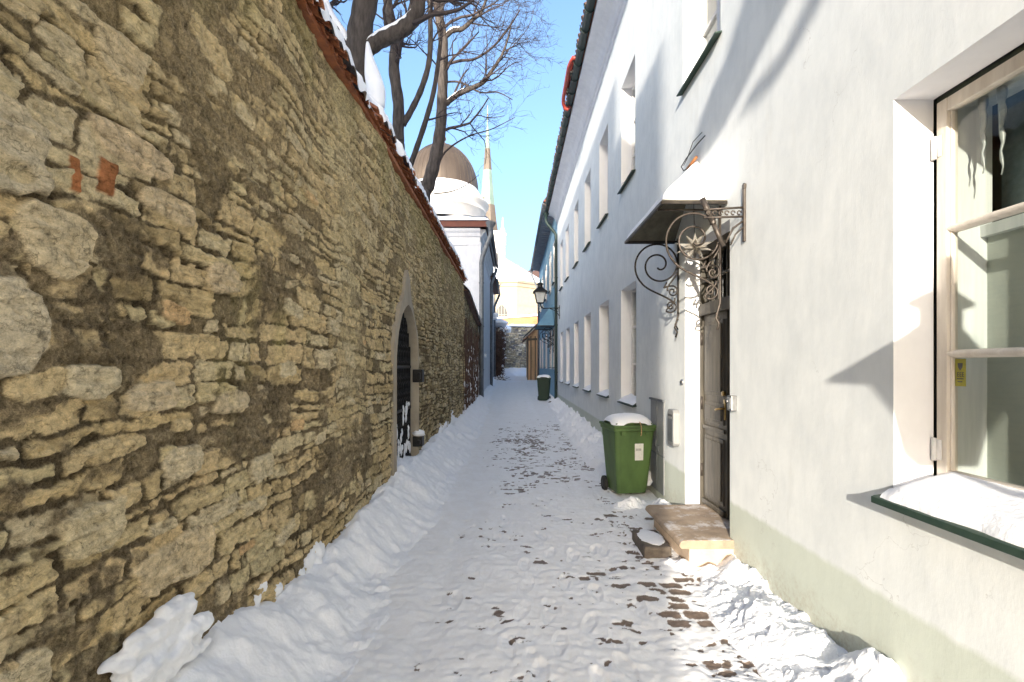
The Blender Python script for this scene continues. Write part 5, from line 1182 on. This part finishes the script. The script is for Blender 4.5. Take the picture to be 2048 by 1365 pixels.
# ------------------------------------------------------------------ trees
def smooth_path(pts, rr, n=6):
    pts = [Vector(p) for p in pts]; o, r_ = [], []
    for i in range(len(pts) - 1):
        p0 = pts[max(i - 1, 0)]; p1 = pts[i]; p2 = pts[i + 1]; p3 = pts[min(i + 2, len(pts) - 1)]
        for k in range(n):
            t = k / n; o.append(.5 * ((2 * p1) + (p2 - p0) * t + (2 * p0 - 5 * p1 + 4 * p2 - p3) * t * t + (3 * p1 - p0 - 3 * p2 + p3) * t ** 3)); r_.append(rr[i] + (rr[i + 1] - rr[i]) * t)
    o.append(pts[-1]); r_.append(rr[-1]); return o, r_
def grow(mb, rnd, p, d, L, r, depth, bias, lim):
    n = 6 if depth > 1 else 5; pts = [p.copy()]; rs = [r]; cur = p.copy(); dd = d.copy()
    for i in range(n):
        dd = (dd + Vector((rnd.gauss(0, .20), rnd.gauss(0, .20), rnd.gauss(0, .17))) + bias * .10).normalized()
        cur = cur + dd * (L / n); pts.append(cur.copy()); rs.append(r * (1 - .62 * (i + 1) / n))
    mb.tube(pts, rs, 6 if r > .03 else (5 if r > .012 else 3), cap=False)
    if depth == 0: return
    nb = rnd.randint(3, 5) if depth > 1 else rnd.randint(2, 4)
    for k in range(nb):
        i = rnd.randint(1, n); t = i / n; ax = Vector((rnd.gauss(0, 1), rnd.gauss(0, 1), rnd.gauss(0, .8))).normalized()
        loc = (pts[i] - pts[i - 1]).normalized(); nd = (loc * .75 + ax * .75 + bias * .15).normalized()
        grow(mb, rnd, pts[i], nd, L * rnd.uniform(.42, .72), max(rs[i] * .62, .0045), depth - 1, bias, lim)
def tree(label, base_y, trunks, snow_on, seed, twigs, group='bare trees behind the wall', name='bare_tree', ground=.2):
    rnd = random.Random(seed); b0 = Vector(trunks[0][0][0]); t = thing(name, label, 'tree', (b0.x, b0.y, ground), group)
    tk = MB(); cr = MB()
    for i, (pts, rr, kids, dep, L) in enumerate(trunks):
        if i == 0: pts = [(pts[0][0], pts[0][1], ground)] + list(pts); rr = [rr[0] * 1.15] + list(rr)
        o, r_ = smooth_path(pts, rr)
        (tk if rr[0] > .05 else cr).tube(o, [x_ * (1 + .05 * math.sin(k * 1.7 + i)) for k, x_ in enumerate(r_)], 12)
        if i in snow_on:
            seg = [(p, q) for p, q in zip(o, r_)]; a_, b_ = snow_on[i]; seg = seg[int(a_ * len(seg)):int(b_ * len(seg))]
            sn = MB(); sn.tube([p + Vector((.25 * q, -.1 * q, q * .75)) for p, q in seg], [q * .72 for p, q in seg], 9); sn.build('snow', 'snow', t, True)
        for k in range(kids):
            j = rnd.randint(int(len(o) * .35), len(o) - 2); tan = (o[j + 1] - o[j]).normalized()
            ax = Vector((rnd.uniform(-.6, 1.3), rnd.gauss(0, .6), rnd.uniform(-.2, .9))).normalized(); d = (tan * .5 + ax).normalized()
            grow(cr, rnd, o[j], d, L * rnd.uniform(.6, 1.1), min(r_[j] * .42, .05), dep, twigs, 0)
    tk.build('trunk', 'bark', t, True); cr.build('crown', 'twig', t)
    return t
Y1 = 8.2
tree('thick dark tree with snow on its two spreading limbs nearest along the wall', Y1, [
    ([P(712, 300, Y1), P(716, 200, Y1), P(714, 120, Y1), P(722, 50, Y1), P(740, -30, Y1), P(770, -140, Y1), P(790, -260, Y1)], [.205, .20, .20, .195, .18, .15, .12], 3, 3, 1.6),
    ([P(702, 125, Y1), P(680, 80, Y1), P(655, 40, Y1), P(640, -5, Y1), P(630, -70, Y1), P(600, -160, Y1)], [.13, .125, .115, .11, .10, .07], 3, 3, 1.3),
    ([P(735, 100, Y1), P(760, 82, Y1), P(795, 66, Y1), P(825, 40, Y1), P(838, 5, Y1), P(832, -60, Y1), P(850, -160, Y1)], [.12, .12, .125, .12, .11, .10, .06], 5, 3, 1.3),
    ([P(742, 240, Y1 - .1), P(748, 205, Y1 - .1), P(757, 185, Y1 - .1), P(760, 178, Y1 - .1)], [.13, .13, .10, .05], 0, 0, 0),
], {1: (.05, .75), 2: (.0, .6)}, 101, Vector((.1, 0, .3)))
m = MB(); o_, r_ = smooth_path([P(735, 85, Y1 - .12), P(739, 120, Y1 - .16), P(745, 150, Y1 - .2), P(752, 182, Y1 - .22), P(754, 215, Y1 - .22)], [.02, .075, .125, .15, .12]); m.tube(o_, r_, 14)
tag(m.build('snow_patch', 'snow', None, True), None, None, None, 'stuff')
Y2 = 12.
tree('slender forked bare tree in the middle of the three behind the wall', Y2, [
    ([P(797, 350, Y2), P(796, 280, Y2), P(797, 210, Y2), P(788, 140, Y2), P(790, 85, Y2), P(778, 20, Y2), P(768, -50, Y2), P(760, -160, Y2)], [.15, .145, .135, .13, .12, .11, .10, .06], 6, 3, 1.7),
    ([P(806, 250, Y2), P(822, 222, Y2), P(842, 180, Y2), P(857, 130, Y2), P(861, 80, Y2), P(860, 20, Y2), P(858, -60, Y2), P(870, -150, Y2)], [.075, .075, .07, .065, .06, .055, .05, .03], 7, 3, 1.5),
    ([P(800, 70, Y2), P(812, 45, Y2), P(822, 10, Y2), P(835, -60, Y2)], [.06, .05, .045, .03], 3, 3, 1.2),
    ([P(815, 345, Y2 + 1), P(832, 300, Y2 + 1), P(852, 240, Y2 + 1), P(868, 180, Y2 + 1), P(878, 110, Y2 + 1), P(884, 40, Y2 + 1), P(886, -40, Y2 + 1)], [.075, .07, .068, .06, .05, .045, .03], 5, 3, 1.4),
], {1: (.02, .3)}, 103, Vector((.2, 0, .3)))
Y3 = 16.
tree('bare tree with a fine twiggy crown reaching over the lane before the dome', Y3, [
    ([P(846, 420, Y3), P(856, 372, Y3), P(870, 320, Y3), P(880, 265, Y3), P(884, 205, Y3), P(886, 140, Y3), P(886, 80, Y3), P(876, 20, Y3), P(870, -50, Y3), P(872, -150, Y3)], [.23, .215, .20, .185, .17, .16, .15, .135, .12, .08], 7, 3, 2.0),
    ([P(892, 208, Y3), P(915, 190, Y3), P(940, 178, Y3), P(966, 165, Y3), P(985, 140, Y3), P(1000, 118, Y3), P(1012, 90, Y3), P(1022, 55, Y3)], [.085, .08, .075, .07, .055, .045, .035, .02], 8, 3, 1.6),
    ([P(890, 75, Y3), P(905, 62, Y3), P(925, 58, Y3), P(945, 40, Y3), P(962, 25, Y3), P(975, -10, Y3), P(985, -60, Y3)], [.08, .075, .07, .06, .05, .04, .03], 6, 3, 1.6),
    ([P(876, 330, Y3), P(890, 305, Y3), P(915, 285, Y3), P(945, 270, Y3), P(985, 258, Y3), P(1030, 235, Y3)], [.035, .03, .026, .022, .016, .010], 8, 2, 1.2),
    ([P(890, 130, Y3), P(920, 122, Y3), P(950, 118, Y3), P(985, 95, Y3), P(1015, 60, Y3), P(1040, 20, Y3)], [.05, .045, .04, .035, .03, .018], 7, 3, 1.5),
    ([P(872, 5, Y3), P(900, -20, Y3), P(945, -50, Y3), P(990, -70, Y3), P(1040, -80, Y3)], [.07, .06, .05, .04, .02], 5, 3, 1.7),
    ([P(888, 165, Y3), P(920, 165, Y3), P(960, 185, Y3), P(995, 185, Y3), P(1025, 200, Y3)], [.035, .03, .025, .02, .012], 7, 2, 1.2),
    ([P(868, 388, Y3 + .3), P(900, 384, Y3 + .3), P(930, 372, Y3 + .3), P(958, 350, Y3 + .3)], [.02, .017, .014, .008], 3, 1, .8),
], {1: (.0, .25), 2: (.0, .3)}, 107, Vector((.25, 0, .12)))

# ------------------------------------------------------------------ unseen house and tree put behind the viewer to shade the lane
SX, SY, SZ = 1.0, 3.7, -.85
def back(ywall, zwall, x):
    d_ = XW - x; return (x, ywall - SY * d_, zwall - SZ * d_)
sh_ = thing('shading_house', 'unseen tall steep roofed house behind the viewer, shaped to shade the lane', 'house', (-8, -7, 0))
yc0 = back(6.35, 0, -4)[1]; z0_ = back(0, 5.85, -4)[2]  # unseen occluder: corner and eave traced back from the wall's shade edges
m = MB(); m.box(-13, -4, yc0, 1.5, -.1, z0_); m.build('wall', 'grey_house_plaster', sh_)
m = MB(); yk = yc0 + 2.9
m.prism([(-4, yk, z0_), (-4, yk, z0_ + 1.2), (-8.5, yk, z0_ + 4.3), (-13, yk, z0_ + 1.2), (-13, yk, z0_)], (0, 1.5 - yk, 0)); m.prism([(-4.0, yc0, z0_), (-8.5, yc0, z0_ + .7), (-13, yc0, z0_)], (0, 3, 0)); m.build('roof', 'roof_tiles', sh_)
shade_tree = 'unseen added bare tree whose thick boughs are shaped to shade the white wall'
TX = -1.9  # invented tree: its boughs are traced back from the shadow band on the wall
t0 = back(3.0, 4.88, TX); t1 = back(3.45, 4.60, TX); t2 = back(3.9, 4.40, TX); t3 = back(4.3, 4.27, TX); t4 = back(4.75, 4.03, TX); t5 = back(5.2, 3.98, TX); tb = (TX - .4, back(.9, 0, TX)[1] - 5.2, 4.5)
u0 = back(2.85, 4.20, TX); u1 = back(3.15, 4.06, TX); u2 = back(3.56, 3.88, TX); u3 = back(3.95, 3.90, TX)
tree(shade_tree, -20, [([tb, (tb[0], tb[1] + .1, 6.5), (tb[0], tb[1] - .3, 9), (tb[0], tb[1] - 1, 12)], [.42, .40, .34, .2], 2, 1, 2.0),
               ([(tb[0], tb[1], 7.0), (TX, t0[1] - 1.0, t0[2] + .5), t0, t1, t2, t3, t4, t5], [.26, .28, .32, .29, .25, .25, .19, .07], 0, 0, 0),
               ([(tb[0], tb[1], 6.6), (TX, u0[1] - .8, u0[2] + .3), u0, u1, u2, u3], [.10, .085, .075, .07, .065, .06], 0, 0, 0)], {}, 211, Vector((0, 0, .3)), None, 'bare_tree', 0)

# ------------------------------------------------------------------ light, sky, camera
elev = math.atan2(-SZ, math.hypot(SX, SY)); sd = Vector((SX, SY, SZ)).normalized()
L = bpy.data.lights.new('sun', 'SUN'); L.energy = 2.0; L.angle = R(.42); L.color = (1, .92, .80)
so = bpy.data.objects.new('sun', L); so.rotation_euler = sd.to_track_quat('-Z', 'Y').to_euler(); COL.objects.link(so)
W = bpy.data.worlds.new('World'); SC.world = W; W.use_nodes = True; nt = W.node_tree; nt.nodes.clear()
sky = nt.nodes.new('ShaderNodeTexSky'); sky.sky_type = 'NISHITA'; sky.sun_disc = False; sky.sun_elevation = elev; sky.sun_rotation = math.atan2(-SX, -SY)
sky.air_density = 1.0; sky.dust_density = 6.0; sky.ozone_density = 2.9; sky.altitude = 50
bg = nt.nodes.new('ShaderNodeBackground'); bg.inputs['Strength'].default_value = .14; ow = nt.nodes.new('ShaderNodeOutputWorld')
nt.links.new(sky.outputs[0], bg.inputs[0]); nt.links.new(bg.outputs[0], ow.inputs[0])
cam = bpy.data.cameras.new('camera'); cam.sensor_width = 36; cam.lens = 36 * 1000 / 2048; cam.shift_y = (VY - 682.5) / 2048; cam.shift_x = -(VX - 1024) / 2048
cam.clip_start = .05; cam.clip_end = 3000
co = bpy.data.objects.new('camera', cam); co.location = (0, 0, EYE); co.rotation_euler = (R(90), 0, 0); COL.objects.link(co); SC.camera = co
SC.view_settings.view_transform = 'Standard'; SC.view_settings.look = 'None'; SC.view_settings.gamma = 1; SC.view_settings.exposure = 2.10
SC.render.engine = 'CYCLES'; SC.cycles.max_bounces = 8; SC.cycles.diffuse_bounces = 5; SC.cycles.transparent_max_bounces = 8
